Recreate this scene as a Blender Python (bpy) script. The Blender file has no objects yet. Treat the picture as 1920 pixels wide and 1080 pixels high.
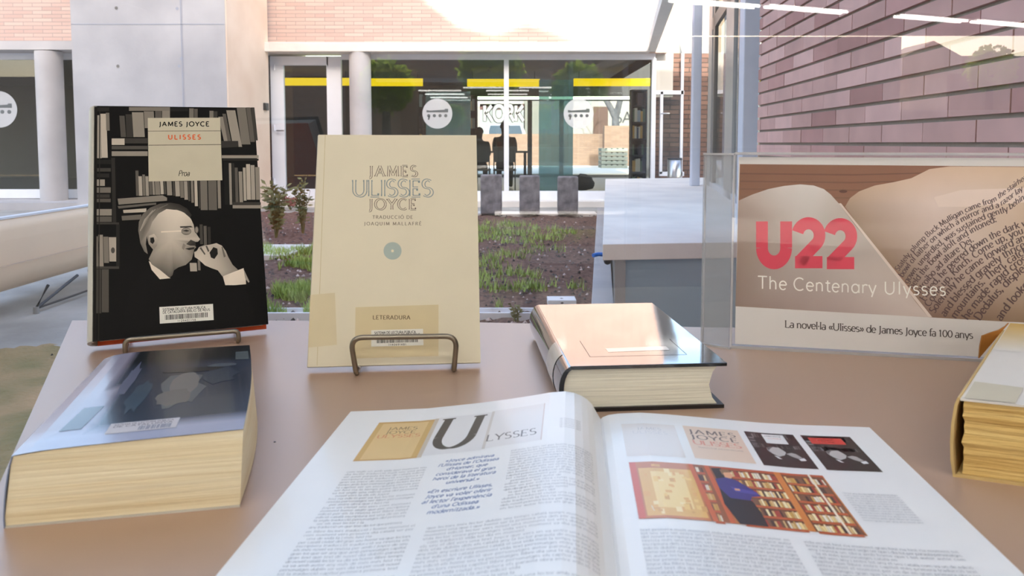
import bpy, math, random
import numpy as np
from mathutils import Vector
C = bpy.context.scene.collection
R = math.radians
rnd = random.Random(7)

# ------------------------------------------------------------------ camera, world, sun, exposure
F, CX, CY, CZ = 1387.0, 960.0, 360.0, 0.965
PIT = math.atan(92 / F)
cam = bpy.data.objects.new('camera', bpy.data.cameras.new('camera'))
C.objects.link(cam)
cam.location = (0, 0, CZ)
cam.rotation_euler = (math.pi / 2 - PIT, 0, 0)
cam.data.sensor_fit = 'HORIZONTAL'
cam.data.sensor_width = 36
cam.data.lens = 36 * F / 1920
cam.data.shift_y = -180 / 1920          # the photo is the lower part of a taller frame
cam.data.clip_start = 0.02
cam.data.clip_end = 300
cam.data.dof.use_dof = True
cam.data.dof.focus_distance = 1.1
cam.data.dof.aperture_fstop = 17
bpy.context.scene.camera = cam
vs = bpy.context.scene.view_settings
vs.view_transform = 'Standard'
vs.look = 'None'
vs.gamma = 1
vs.use_curve_mapping = False
vs.exposure = 0.0

SUN_EL, SUN_AZ = 28, 4
world = bpy.data.worlds.new('World')
bpy.context.scene.world = world
world.use_nodes = True
wn = world.node_tree
sky = wn.nodes.new('ShaderNodeTexSky')
sky.sky_type = 'NISHITA'
sky.sun_disc = False
sky.sun_elevation = R(SUN_EL)
sky.sun_rotation = R(180 - SUN_AZ)
sky.air_density = 1.0
sky.dust_density = 2.5
wn.nodes['Background'].inputs[1].default_value = 0.92
wb = wn.nodes.new('ShaderNodeVectorMath')                # the photo's warm white balance
wb.operation = 'MULTIPLY'
wb.inputs[1].default_value = (1.05, 1.0, 0.93)
wn.links.new(sky.outputs[0], wb.inputs[0])
wn.links.new(wb.outputs[0], wn.nodes['Background'].inputs[0])

sl = bpy.data.lights.new('sun', 'SUN')
sl.energy = 9
sl.angle = R(0.6)
sl.color = (1.0, 0.94, 0.86)
so = bpy.data.objects.new('sun', sl)
C.objects.link(so)
so.rotation_euler = (R(90 - SUN_EL), 0, R(-SUN_AZ))       # shines from behind the camera into the courtyard

# ------------------------------------------------------------------ helpers
def lin(c):
    return tuple((v / 255 / 12.92 if v / 255 <= .04045 else ((v / 255 + .055) / 1.055) ** 2.4) for v in c[:3]) + (1.0,)

cp, sp = math.cos(PIT), math.sin(PIT)
def ray(x, y):
    a, b = (x - CX) / F, (y - CY) / F
    return Vector((a, cp - b * sp, -(b * cp + sp)))
CAMP = Vector((0, 0, CZ))
def at(x, y, Y):
    r = ray(x, y)
    return CAMP + r * (Y / r.y)
def onz(x, y, z):
    r = ray(x, y)
    return CAMP + r * ((z - CZ) / r.z)
def onplane(x, y, p, n):
    r = ray(x, y)
    return CAMP + r * ((p - CAMP).dot(n) / r.dot(n))

def wloc(o):
    v = Vector((0, 0, 0))
    while o:
        v += o.location
        o = o.parent
    return v

class MB:
    """collects polygons; build() links them as one mesh object"""
    def __init__(s):
        s.v = []; s.f = []; s.m = []; s.c = []; s.sm = []
    def poly(s, pts, mat=0, col=None, smooth=False):
        n = len(s.v)
        s.v += [tuple(p) for p in pts]
        s.f.append(list(range(n, n + len(pts))))
        s.m.append(mat); s.sm.append(smooth)
        if col is None: col = (200, 200, 200)
        if isinstance(col[0], (int, float)): col = [col] * len(pts)
        s.c.append([lin(k) for k in col])
    def mesh(s, verts, faces, mat=0, col=None, smooth=False):
        n = len(s.v)
        s.v += [tuple(p) for p in verts]
        for f in faces:
            s.f.append([n + i for i in f]); s.m.append(mat); s.sm.append(smooth)
            s.c.append([lin(col or (200, 200, 200))] * len(f))
    def hexa(s, b, t, mat=0, col=None):
        """b, t: four bottom and four top corners, counter-clockwise from above"""
        v = list(b) + list(t)
        s.mesh(v, [(3, 2, 1, 0), (4, 5, 6, 7), (0, 1, 5, 4), (1, 2, 6, 5), (2, 3, 7, 6), (3, 0, 4, 7)], mat, col)
    def box(s, x0, x1, y0, y1, z0, z1, mat=0, col=None):
        s.hexa([(x0, y0, z0), (x1, y0, z0), (x1, y1, z0), (x0, y1, z0)], [(x0, y0, z1), (x1, y0, z1), (x1, y1, z1), (x0, y1, z1)], mat, col)
    def obox(s, o, ax, ay, az, mat=0, col=None):
        o, ax, ay, az = map(Vector, (o, ax, ay, az))
        b = [o, o + ax, o + ax + ay, o + ay]
        s.hexa(b, [p + az for p in b], mat, col)
    def tube(s, pts, r, n=10, mat=0, col=None, caps=True):
        pts = [Vector(p) for p in pts]
        rs = r if isinstance(r, (list, tuple)) else [r] * len(pts)
        up = None; vs_ = []
        for i, p in enumerate(pts):
            t = (pts[min(i + 1, len(pts) - 1)] - pts[max(i - 1, 0)]).normalized()
            if up is None:
                up = t.orthogonal().normalized()
            up = (up - t * up.dot(t)).normalized()
            w = t.cross(up)
            vs_ += [p + (up * math.cos(2 * math.pi * k / n) + w * math.sin(2 * math.pi * k / n)) * rs[i] for k in range(n)]
        fs = [(i * n + k, i * n + (k + 1) % n, (i + 1) * n + (k + 1) % n, (i + 1) * n + k) for i in range(len(pts) - 1) for k in range(n)]
        s.mesh(vs_, fs, mat, col, True)
        if caps:
            s.mesh(vs_[:n], [tuple(range(n - 1, -1, -1))], mat, col)
            s.mesh(vs_[-n:], [tuple(range(n))], mat, col)
    def sweep(s, secs, mat=0, col=None, smooth=True, closed=True, caps=True):
        """skin through a list of cross-sections with the same number of points"""
        n = len(secs[0]); vs_ = [p for q in secs for p in q]
        k = n if closed else n - 1
        fs = [(i * n + j, i * n + (j + 1) % n, (i + 1) * n + (j + 1) % n, (i + 1) * n + j) for i in range(len(secs) - 1) for j in range(k)]
        s.mesh(vs_, fs, mat, col, smooth)
        if caps:
            s.mesh(secs[0], [tuple(range(n - 1, -1, -1))], mat, col)
            s.mesh(secs[-1], [tuple(range(n))], mat, col)
    def build(s, name, mats, parent=None, base=None, bevel=0, weld=False):
        me = bpy.data.meshes.new(name)
        off = wloc(parent) if parent else Vector(base or (0, 0, 0))
        me.from_pydata([tuple(Vector(p) - off) for p in s.v], [], s.f)
        if not isinstance(mats, (list, tuple)): mats = [mats]
        for m in mats: me.materials.append(m)
        me.polygons.foreach_set('material_index', s.m)
        me.polygons.foreach_set('use_smooth', s.sm)
        ca = me.color_attributes.new('Col', 'FLOAT_COLOR', 'CORNER')
        ca.data.foreach_set('color', np.array([k for q in s.c for k in q], dtype=np.float32).ravel())
        me.update()
        o = bpy.data.objects.new(name, me)
        C.objects.link(o)
        if parent: o.parent = parent
        else: o.location = off
        if weld:
            w = o.modifiers.new('weld', 'WELD'); w.merge_threshold = 1e-5
        if bevel:
            b = o.modifiers.new('bevel', 'BEVEL'); b.width = bevel; b.segments = 2; b.limit_method = 'ANGLE'; b.angle_limit = R(40)
        return o

def tag(o, label=None, cat=None, group=None, kind=None):
    if label: o['label'] = label
    if cat: o['category'] = cat
    if group: o['group'] = group
    if kind: o['kind'] = kind
    return o
def thing(name, label, cat, loc=(0, 0, 0), group=None):
    o = bpy.data.objects.new(name, None)
    C.objects.link(o)
    o.empty_display_size = .05
    o.location = loc
    return tag(o, label, cat, group)
def copy_tree(o, parent=None):
    c = o.copy(); C.objects.link(c)
    if parent: c.parent = parent
    for ch in list(o.children): copy_tree(ch, c)
    return c

# ------------------------------------------------------------------ materials
def mat(name, col, rough=.6, metal=0, coat=0, var=0, scale=8, bump=0, bscale=60, spec=.5, alpha=1, stretch=(1, 1, 1), col2=None, detail=4):
    m = bpy.data.materials.new(name); m.use_nodes = True
    nt = m.node_tree; b = nt.nodes['Principled BSDF']
    b.inputs['Roughness'].default_value = rough
    b.inputs['Metallic'].default_value = metal
    b.inputs['Coat Weight'].default_value = coat
    b.inputs['Coat Roughness'].default_value = .05
    b.inputs['Specular IOR Level'].default_value = spec
    c = lin(col)
    b.inputs['Base Color'].default_value = c
    tc = nt.nodes.new('ShaderNodeTexCoord')
    mp = nt.nodes.new('ShaderNodeMapping'); mp.inputs['Scale'].default_value = stretch
    nt.links.new(tc.outputs['Object'], mp.inputs[0])
    if var or col2:
        n = nt.nodes.new('ShaderNodeTexNoise'); n.inputs['Scale'].default_value = scale; n.inputs['Detail'].default_value = detail
        nt.links.new(mp.outputs[0], n.inputs[0])
        r = nt.nodes.new('ShaderNodeValToRGB')
        r.color_ramp.elements[0].position = .3; r.color_ramp.elements[1].position = .7
        r.color_ramp.elements[0].color = lin(col2) if col2 else tuple(v * (1 - var) for v in c[:3]) + (1,)
        r.color_ramp.elements[1].color = c if col2 else tuple(min(1, v * (1 + var)) for v in c[:3]) + (1,)
        nt.links.new(n.outputs[0], r.inputs[0]); nt.links.new(r.outputs[0], b.inputs['Base Color'])
    if bump:
        n2 = nt.nodes.new('ShaderNodeTexNoise'); n2.inputs['Scale'].default_value = bscale; n2.inputs['Detail'].default_value = 5
        nt.links.new(mp.outputs[0], n2.inputs[0])
        bp = nt.nodes.new('ShaderNodeBump'); bp.inputs['Strength'].default_value = bump; bp.inputs['Distance'].default_value = .01
        nt.links.new(n2.outputs[0], bp.inputs['Height']); nt.links.new(bp.outputs[0], b.inputs['Normal'])
    return m
def ink(name, rough=.5, coat=0, spec=.5, var=.06, scale=40, gain=1):
    """printed surface: colours come from the mesh's print, with a little paper mottling"""
    m = mat(name, (255, 255, 255), rough, 0, coat, spec=spec)
    nt = m.node_tree; b = nt.nodes['Principled BSDF']
    a = nt.nodes.new('ShaderNodeAttribute'); a.attribute_name = 'Col'
    n = nt.nodes.new('ShaderNodeTexNoise'); n.inputs['Scale'].default_value = scale
    tc = nt.nodes.new('ShaderNodeTexCoord'); nt.links.new(tc.outputs['Object'], n.inputs[0])
    mr = nt.nodes.new('ShaderNodeMapRange'); mr.inputs[3].default_value = gain * (1 - var); mr.inputs[4].default_value = gain * (1 + var)
    nt.links.new(n.outputs[0], mr.inputs[0])
    mx = nt.nodes.new('ShaderNodeVectorMath'); mx.operation = 'MULTIPLY'
    nt.links.new(a.outputs['Color'], mx.inputs[0]); nt.links.new(mr.outputs[0], mx.inputs[1])
    nt.links.new(mx.outputs[0], b.inputs['Base Color'])
    return m
def glass(name, tint=(250, 252, 252), f0=.05, milk=0, milkcol=(230, 232, 235)):
    """thin pane: clear transmission plus a mirror reflection by Fresnel"""
    m = bpy.data.materials.new(name); m.use_nodes = True
    nt = m.node_tree; nt.nodes.remove(nt.nodes['Principled BSDF'])
    out = nt.nodes['Material Output']
    t = nt.nodes.new('ShaderNodeBsdfTransparent'); t.inputs[0].default_value = lin(tint)
    g = nt.nodes.new('ShaderNodeBsdfGlossy'); g.inputs['Roughness'].default_value = 0
    lw = nt.nodes.new('ShaderNodeLayerWeight'); lw.inputs['Blend'].default_value = .5
    pw = nt.nodes.new('ShaderNodeMath'); pw.operation = 'POWER'; pw.inputs[1].default_value = 5
    nt.links.new(lw.outputs['Facing'], pw.inputs[0])
    fr = nt.nodes.new('ShaderNodeMapRange'); fr.inputs[3].default_value = f0; fr.inputs[4].default_value = .9
    nt.links.new(pw.outputs[0], fr.inputs[0])
    mx = nt.nodes.new('ShaderNodeMixShader')
    nt.links.new(fr.outputs[0], mx.inputs[0])
    src = t
    if milk:
        d = nt.nodes.new('ShaderNodeBsdfDiffuse'); d.inputs[0].default_value = lin(milkcol)
        m2 = nt.nodes.new('ShaderNodeMixShader'); m2.inputs[0].default_value = milk
        nt.links.new(t.outputs[0], m2.inputs[1]); nt.links.new(d.outputs[0], m2.inputs[2])
        src = m2
    nt.links.new(src.outputs[0], mx.inputs[1]); nt.links.new(g.outputs[0], mx.inputs[2])
    nt.links.new(mx.outputs[0], out.inputs[0])
    return m
def lamp(name, col, s):
    m = bpy.data.materials.new(name); m.use_nodes = True
    b = m.node_tree.nodes['Principled BSDF']
    b.inputs['Base Color'].default_value = lin(col)
    b.inputs['Emission Color'].default_value = lin(col); b.inputs['Emission Strength'].default_value = s
    return m
def brick_mat(name, c1, c2, mortar, bw, bh, ms=.008):
    m = mat(name, c1, .85)
    nt = m.node_tree; b = nt.nodes['Principled BSDF']
    tc = nt.nodes.new('ShaderNodeTexCoord'); sx = nt.nodes.new('ShaderNodeSeparateXYZ'); cb = nt.nodes.new('ShaderNodeCombineXYZ')
    nt.links.new(tc.outputs['Object'], sx.inputs[0])
    ad = nt.nodes.new('ShaderNodeMath'); nt.links.new(sx.outputs[0], ad.inputs[0]); nt.links.new(sx.outputs[1], ad.inputs[1])
    nt.links.new(ad.outputs[0], cb.inputs[0]); nt.links.new(sx.outputs[2], cb.inputs[1])
    t = nt.nodes.new('ShaderNodeTexBrick')
    t.inputs['Color1'].default_value = lin(c1); t.inputs['Color2'].default_value = lin(c2); t.inputs['Mortar'].default_value = lin(mortar)
    t.inputs['Scale'].default_value = 1; t.inputs['Brick Width'].default_value = bw; t.inputs['Row Height'].default_value = bh; t.inputs['Mortar Size'].default_value = ms
    nt.links.new(cb.outputs[0], t.inputs[0]); nt.links.new(t.outputs[0], b.inputs['Base Color'])
    bp = nt.nodes.new('ShaderNodeBump'); bp.invert = True; bp.inputs['Strength'].default_value = .5; bp.inputs['Distance'].default_value = .01
    nt.links.new(t.outputs['Fac'], bp.inputs['Height']); nt.links.new(bp.outputs[0], b.inputs['Normal'])
    return m

M = {}
M['table'] = mat('table_laminate', (178, 149, 128), .34, var=.03, scale=3, bump=.03, bscale=900, spec=.75)
M['steel'] = mat('stand_wire_steel', (150, 140, 125), .28, 1)
M['dark_steel'] = mat('dark_steel', (70, 70, 72), .4, .8)
M['ink_gloss'] = ink('glossy_print', .36, 0, spec=.09)
M['ink_film'] = ink('laminated_print', .2, .12, spec=.4)
M['ink_matte'] = ink('matte_print', .55, 0)
M['ink_page'] = ink('magazine_print', .33, .15, var=.015)
M['ink_poster'] = ink('poster_print', .5, 0, gain=1.4)
M['pages_white'] = mat('white_page_edges', (236, 232, 220), .8, var=.08, scale=30, stretch=(.6, .6, 40), bump=.2, bscale=14)
M['pages_cream'] = mat('cream_page_edges', (234, 228, 210), .8, var=.1, scale=26, stretch=(.6, .6, 40), bump=.2, bscale=14)
M['pages_yellow'] = mat('yellowed_page_edges', (248, 236, 206), .8, scale=9, stretch=(.5, .5, 22), col2=(234, 215, 174), bump=.2, bscale=12)
M['pages_old'] = mat('old_yellow_page_edges', (240, 208, 136), .85, scale=11, stretch=(1.2, 1.2, 30), col2=(212, 170, 96), bump=.5, bscale=16)
M['cover_cream'] = mat('cream_card_cover', (224, 213, 188), .5, var=.035, scale=14)
M['cover_orange'] = mat('orange_board', (226, 88, 32), .5, var=.05)
M['cover_grey'] = mat('pale_grey_spine', (205, 200, 188), .4, var=.05)
M['cover_black'] = mat('black_plastic_jacket', (16, 13, 13), .07, coat=.8, bump=.02, bscale=14, spec=.8)
M['cover_black_edge'] = mat('black_board_edge', (22, 16, 16), .4)
M['cover_white'] = mat('worn_white_cover', (226, 220, 212), .45, var=.05, scale=9)
M['spine_tan'] = mat('tan_spine_board', (206, 176, 118), .6, var=.1, scale=20)
M['spine_brown'] = mat('torn_brown_board', (168, 108, 40), .7, var=.15, scale=30)
M['acrylic'] = glass('clear_acrylic', (254, 254, 254), .006, .015)
M['acrylic_side'] = glass('hazy_acrylic_side', (244, 245, 246), .03, .3, (208, 209, 211))
M['acrylic_edge'] = glass('bright_acrylic_edge', (250, 250, 250), .05, .6, (225, 222, 222))
M['paper'] = mat('white_paper', (238, 234, 232), .6, var=.015)
M['window_glass'] = glass('window_glass', (249, 250, 250), .085)
M['far_glass'] = glass('far_window_glass', (226, 234, 234), .06)
M['frost'] = glass('frosted_panel', (190, 205, 215), .05, .8, (176, 196, 208))
M['concrete'] = mat('board_concrete', (206, 201, 199), .85, scale=1.6, col2=(182, 178, 178), bump=.15, bscale=30, detail=8)
M['concrete_slab'] = mat('slab_concrete', (242, 234, 224), .85, scale=2.2, col2=(222, 214, 206), bump=.12, bscale=30, detail=8)
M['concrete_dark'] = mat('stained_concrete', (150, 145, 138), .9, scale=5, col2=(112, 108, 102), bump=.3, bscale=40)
M['paving'] = mat('courtyard_paving', (190, 184, 176), .9, scale=2.2, col2=(152, 146, 138), bump=.3, bscale=50, detail=8)
M['soil'] = mat('dark_garden_soil', (140, 106, 90), .95, scale=30, col2=(88, 62, 52), bump=.9, bscale=120, detail=8)
M['moss'] = mat('mossy_brown_ground', (190, 154, 112), .95, scale=3.4, col2=(132, 122, 76), bump=1, bscale=50, detail=9)
M['white_frame'] = mat('white_window_frame', (236, 238, 244), .4, var=.02)
M['metal_post'] = mat('light_grey_post', (206, 210, 222), .45, .1, var=.03)
M['bronze'] = mat('dark_aluminium_frame', (104, 98, 92), .4, .5, var=.05)
M['silver_frame'] = mat('silver_aluminium_frame', (168, 166, 164), .4, .5, var=.04)
M['stone'] = mat('dark_slate_block', (156, 150, 152), .7, scale=9, col2=(92, 87, 92), bump=.25, bscale=60)
M['bench'] = mat('cream_bench_shell', (252, 224, 194), .55, var=.03, scale=3)
M['bin'] = mat('brushed_bin_metal', (196, 196, 198), .3, .9)
M['brick_far'] = brick_mat('pale_brickwork', (212, 186, 172), (196, 166, 154), (172, 154, 146), .30, .058, .006)
M['brick_wing'] = brick_mat('brown_brickwork', (128, 98, 84), (104, 78, 68), (70, 60, 54), .30, .075, .008)
M['brick_street'] = brick_mat('tan_street_brick', (138, 116, 98), (126, 104, 88), (116, 104, 92), .26, .07, .006)
M['mortar'] = mat('raked_mortar', (148, 136, 124), .95, bump=.3, bscale=80)
M['brick_ink'] = ink('mauve_clay_brick', .75, 0, var=.2, scale=7)
M['dark_interior'] = mat('library_dark_wall', (74, 76, 76), .8, var=.06)
M['library_floor'] = mat('library_floor', (112, 108, 104), .35, var=.06)
M['soffit'] = mat('light_soffit', (246, 242, 232), .8, var=.02)
M['shelf'] = mat('dark_bookcase', (52, 48, 48), .6, var=.08)
M['teal'] = glass('teal_glass_panel', (176, 200, 203), .05, .35, (132, 166, 172))
M['cloth_dark'] = mat('dark_clothing', (26, 24, 26), .9, var=.2, scale=12)
M['hair_dark'] = mat('dark_hair', (24, 20, 20), .8, var=.2, scale=40)
M['chair'] = mat('dark_chair', (40, 42, 44), .5, var=.05)
M['car'] = mat('white_car_paint', (168, 172, 176), .25, coat=.5, var=.01)
M['car_glass'] = mat('car_window', (60, 74, 82), .1, coat=.5)
M['tyre'] = mat('tyre_rubber', (30, 30, 30), .8)
M['street'] = mat('pale_street', (226, 224, 212), .9, var=.04)
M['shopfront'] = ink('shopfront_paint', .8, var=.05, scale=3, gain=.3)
M['pallet'] = mat('weathered_pallet_wood', (150, 156, 142), .8, var=.1, scale=12)
M['bark'] = mat('grey_tree_bark', (84, 88, 92), .9, var=.2, scale=14, bump=.5, bscale=30)
M['leaf'] = mat('green_leaf', (108, 142, 58), .6, scale=4, col2=(70, 104, 36))
M['leaf_lit'] = mat('sunlit_translucent_leaf', (150, 184, 84), .6)
_nt = M['leaf_lit'].node_tree; _tr = _nt.nodes.new('ShaderNodeBsdfTranslucent'); _tr.inputs[0].default_value = lin((190, 214, 96)); _mx = _nt.nodes.new('ShaderNodeMixShader'); _mx.inputs[0].default_value = .6
_nt.links.new(_nt.nodes['Principled BSDF'].outputs[0], _mx.inputs[1]); _nt.links.new(_tr.outputs[0], _mx.inputs[2]); _nt.links.new(_mx.outputs[0], _nt.nodes['Material Output'].inputs[0])
M['leaf_dry'] = mat('olive_leaf', (150, 140, 84), .7, scale=4, col2=(92, 98, 58))
M['grass'] = mat('grass_blade', (190, 204, 112), .7, scale=9, col2=(132, 160, 72))
M['pebble'] = ink('garden_grit', .9, var=.2)
M['yellow'] = lamp('yellow_light_strip', (255, 214, 0), 1.15)
M['tube'] = lamp('fluorescent_tube', (255, 252, 247), 14)
M['tube_far'] = lamp('far_fluorescent_tube', (226, 240, 200), 5)
M['lamp_body'] = mat('white_lamp_body', (235, 235, 230), .4)
M['plaster'] = mat('room_plaster', (224, 223, 221), .8, var=.02)
M['room_floor'] = mat('room_floor', (158, 155, 151), .45, var=.05)
M['sticker'] = glass('white_window_sticker', (255, 255, 255), .03, .45, (238, 240, 242))
M['sticker_dark'] = mat('dark_window_sticker', (92, 98, 100), .6)
M['hose'] = mat('blue_hose', (40, 110, 200), .4)
M['house'] = mat('reflected_house', (176, 150, 126), .9, var=.05)
M['tower'] = mat('beige_tower_wall', (236, 214, 180), .9, var=.04)
M['roof_tile'] = mat('terracotta_roof', (170, 92, 66), .9, var=.1)

# ------------------------------------------------------------------ lettering (pen strokes drawn as mesh)
def _g():
    G = {}
    def d(ch, adv, *st): G[ch] = (adv, st)
    X, K, A_ = .48, .7, .73
    L = lambda *a: ('L',) + a
    O = lambda *a: ('A',) + a
    # capitals: L x0 y0 x1 y1 [serif flags], A cx cy rx ry a0 a1
    d('A', .68, L(.04, 0, .32, K, 's'), L(.32, K, .6, 0, 'e'), L(.14, .24, .5, .24, 'n'))
    d('B', .58, L(.1, 0, .1, K, 'se'), L(.1, K, .28, K, 'n'), L(.1, .37, .3, .37, 'n'), L(.1, 0, .3, 0, 'n'), O(.28, .535, .18, .165, 90, -90), O(.3, .185, .2, .185, 90, -90))
    d('C', .66, O(.36, .35, .31, .35, 48, 312))
    d('D', .7, L(.1, 0, .1, K, 'se'), L(.1, K, .3, K, 'n'), L(.1, 0, .3, 0, 'n'), O(.3, .35, .33, .35, 90, -90))
    d('E', .54, L(.1, 0, .1, K, 'se'), L(.1, K, .46, K, 'e'), L(.1, .36, .38, .36, 'e'), L(.1, 0, .48, 0, 'e'))
    d('F', .5, L(.1, 0, .1, K, 'se'), L(.1, K, .44, K, 'e'), L(.1, .36, .36, .36, 'e'))
    d('G', .7, O(.36, .35, .31, .35, 48, 330), L(.62, .02, .62, .3, 'e'))
    d('H', .7, L(.1, 0, .1, K, 'se'), L(.58, 0, .58, K, 'se'), L(.1, .36, .58, .36, 'n'))
    d('I', .28, L(.14, 0, .14, K, 'se'))
    d('J', .36, L(.2, K, .2, .08, 's'), O(.08, .08, .12, .2, 0, -100))
    d('K', .62, L(.1, 0, .1, K, 'se'), L(.54, K, .12, .3, 's'), L(.24, .4, .58, 0, 'e'))
    d('L', .52, L(.1, 0, .1, K, 'se'), L(.1, 0, .48, 0, 'e'))
    d('M', .82, L(.1, 0, .14, K, 's'), L(.14, K, .41, .06, 'n'), L(.41, .06, .68, K, 'n'), L(.68, K, .72, 0, 'e'))
    d('N', .72, L(.1, 0, .1, K, 's'), L(.1, K, .6, 0, 'n'), L(.6, 0, .6, K, 'e'))
    d('O', .76, O(.38, .35, .33, .35, 0, 360))
    d('P', .56, L(.1, 0, .1, K, 'se'), L(.1, K, .3, K, 'n'), L(.1, .33, .3, .33, 'n'), O(.3, .515, .19, .185, 90, -90))
    d('Q', .76, O(.38, .35, .33, .35, 0, 360), L(.4, .1, .68, -.12, 'n'))
    d('R', .6, L(.1, 0, .1, K, 'se'), L(.1, K, .28, K, 'n'), L(.1, .35, .28, .35, 'n'), O(.28, .525, .19, .175, 90, -90), L(.3, .35, .56, 0, 'e'))
    d('S', .5, O(.25, .525, .17, .175, 40, 270), O(.25, .175, .19, .175, 90, -140))
    d('T', .58, L(.29, 0, .29, K, 's'), L(.03, K, .55, K, 'se'))
    d('U', .7, L(.1, K, .1, .25, 's'), O(.34, .25, .24, .25, 180, 360), L(.58, .25, .58, K, 'e'))
    d('V', .66, L(.04, K, .33, 0, 's'), L(.33, 0, .62, K, 'e'))
    d('W', .92, L(.04, K, .25, 0, 's'), L(.25, 0, .46, K, 'n'), L(.46, K, .67, 0, 'n'), L(.67, 0, .88, K, 'e'))
    d('X', .64, L(.06, K, .58, 0, 'se'), L(.56, K, .06, 0, 'se'))
    d('Y', .62, L(.04, K, .31, .32, 's'), L(.58, K, .31, .32, 's'), L(.31, .34, .31, 0, 'e'))
    d('Z', .58, L(.06, K, .52, K, 's'), L(.52, K, .06, 0, 'n'), L(.06, 0, .54, 0, 'e'))
    # lower case
    d('a', .47, L(.38, .34, .38, 0, 'n'), O(.235, .34, .145, .14, 0, 150), O(.21, .13, .16, .13, 0, 360))
    d('\u0251', .54, O(.26, .24, .2, .24, 0, 360), L(.46, X, .46, 0, 'n'))
    d('b', .54, L(.08, A_, .08, 0, 's'), O(.28, .24, .2, .24, 0, 360))
    d('c', .46, O(.26, .24, .2, .24, 50, 310))
    d('d', .54, O(.26, .24, .2, .24, 0, 360), L(.46, A_, .46, 0, 'se'))
    d('e', .48, L(.06, .26, .43, .26, 'n'), O(.25, .24, .19, .24, 4, 318))
    d('f', .3, L(.15, 0, .15, .56, 's'), O(.28, .56, .13, .17, 180, 60), L(.04, X, .28, X, 'n'))
    d('g', .54, O(.26, .24, .2, .24, 0, 360), L(.46, X, .46, -.04, 'n'), O(.26, -.04, .2, .17, 0, -150))
    d('h', .54, L(.1, 0, .1, A_, 'se'), O(.26, .3, .16, .18, 180, 0), L(.42, .3, .42, 0, 'e'))
    d('i', .24, L(.12, 0, .12, X, 'se'), ('D', .12, .66))
    d('j', .24, L(.14, X, .14, -.06, 's'), O(.02, -.06, .12, .14, 0, -100), ('D', .14, .66))
    d('k', .5, L(.1, 0, .1, A_, 'se'), L(.42, X, .12, .2, 's'), L(.2, .28, .46, 0, 'e'))
    d('l', .24, L(.12, 0, .12, A_, 'se'))
    d('m', .84, L(.1, 0, .1, X, 'se'), O(.25, .3, .15, .18, 180, 0), L(.4, .3, .4, 0, 'e'), O(.56, .3, .16, .18, 180, 0), L(.72, .3, .72, 0, 'e'))
    d('n', .54, L(.1, 0, .1, X, 'se'), O(.26, .3, .16, .18, 180, 0), L(.42, .3, .42, 0, 'e'))
    d('o', .52, O(.26, .24, .2, .24, 0, 360))
    d('p', .54, L(.08, X, .08, -.2, 'se'), O(.28, .24, .2, .24, 0, 360))
    d('q', .54, O(.26, .24, .2, .24, 0, 360), L(.46, X, .46, -.2, 'e'))
    d('r', .36, L(.1, 0, .1, X, 'se'), O(.26, .3, .16, .18, 180, 50))
    d('s', .4, O(.2, .36, .13, .12, 40, 270), O(.2, .12, .15, .12, 90, -140))
    d('t', .32, L(.15, .62, .15, .1, 'n'), O(.25, .1, .1, .1, 180, 310), L(.03, X, .29, X, 'n'))
    d('u', .54, L(.1, X, .1, .18, 's'), O(.26, .18, .16, .18, 180, 360), L(.42, X, .42, 0, 'e'))
    d('v', .48, L(.04, X, .24, 0, 's'), L(.24, 0, .44, X, 'e'))
    d('w', .7, L(.04, X, .19, 0, 's'), L(.19, 0, .35, X, 'n'), L(.35, X, .51, 0, 'n'), L(.51, 0, .66, X, 'e'))
    d('x', .48, L(.06, X, .42, 0, 'se'), L(.42, X, .06, 0, 'se'))
    d('y', .48, L(.04, X, .24, .02, 's'), L(.44, X, .2, -.2, 's'))
    d('z', .44, L(.06, X, .38, X, 'n'), L(.38, X, .06, 0, 'n'), L(.06, 0, .4, 0, 'n'))
    d('0', .54, O(.27, .33, .2, .33, 0, 360))
    d('1', .4, L(.2, 0, .2, .66, 's'), L(.2, .66, .08, .56, 'n'))
    d('2', .54, O(.26, .47, .19, .2, 165, -45), L(.40, .335, .10, .04, 'n'), L(.03, .03, .5, .03, 'n'))
    d('3', .52, O(.24, .5, .16, .16, 150, -90), O(.24, .17, .19, .17, 90, -150))
    d('4', .56, L(.38, 0, .38, .66, 'n'), L(.38, .66, .06, .2, 'n'), L(.06, .2, .5, .2, 'n'))
    d('5', .52, L(.42, .66, .14, .66, 'n'), L(.14, .66, .1, .38, 'n'), O(.25, .21, .18, .21, 130, -150))
    d('6', .54, O(.27, .2, .19, .2, 0, 360), O(.38, .3, .3, .36, 100, 190))
    d('7', .5, L(.06, .64, .46, .64, 'n'), L(.46, .64, .18, 0, 'n'))
    d('8', .54, O(.27, .5, .15, .16, 0, 360), O(.27, .17, .19, .17, 0, 360))
    d('9', .54, O(.27, .46, .19, .2, 0, 360), O(.16, .36, .3, .36, 0, -80))
    d('.', .24, ('D', .12, .05)); d(',', .24, ('D', .12, .05), L(.13, .04, .08, -.1, 'n')); d('\u00b7', .2, ('D', .1, .3)); d(':', .24, ('D', .12, .05), ('D', .12, .42)); d(';', .24, ('D', .12, .42), L(.13, .06, .08, -.1, 'n'))
    d("'", .16, L(.08, .74, .07, .56, 'n')); d('-', .34, L(.05, .24, .29, .24, 'n'))
    d('\u00ab', .46, L(.22, .42, .08, .24, 'n'), L(.08, .24, .22, .06, 'n'), L(.4, .42, .26, .24, 'n'), L(.26, .24, .4, .06, 'n'))
    d('\u00bb', .46, L(.08, .42, .22, .24, 'n'), L(.22, .24, .08, .06, 'n'), L(.26, .42, .4, .24, 'n'), L(.4, .24, .26, .06, 'n'))
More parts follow.
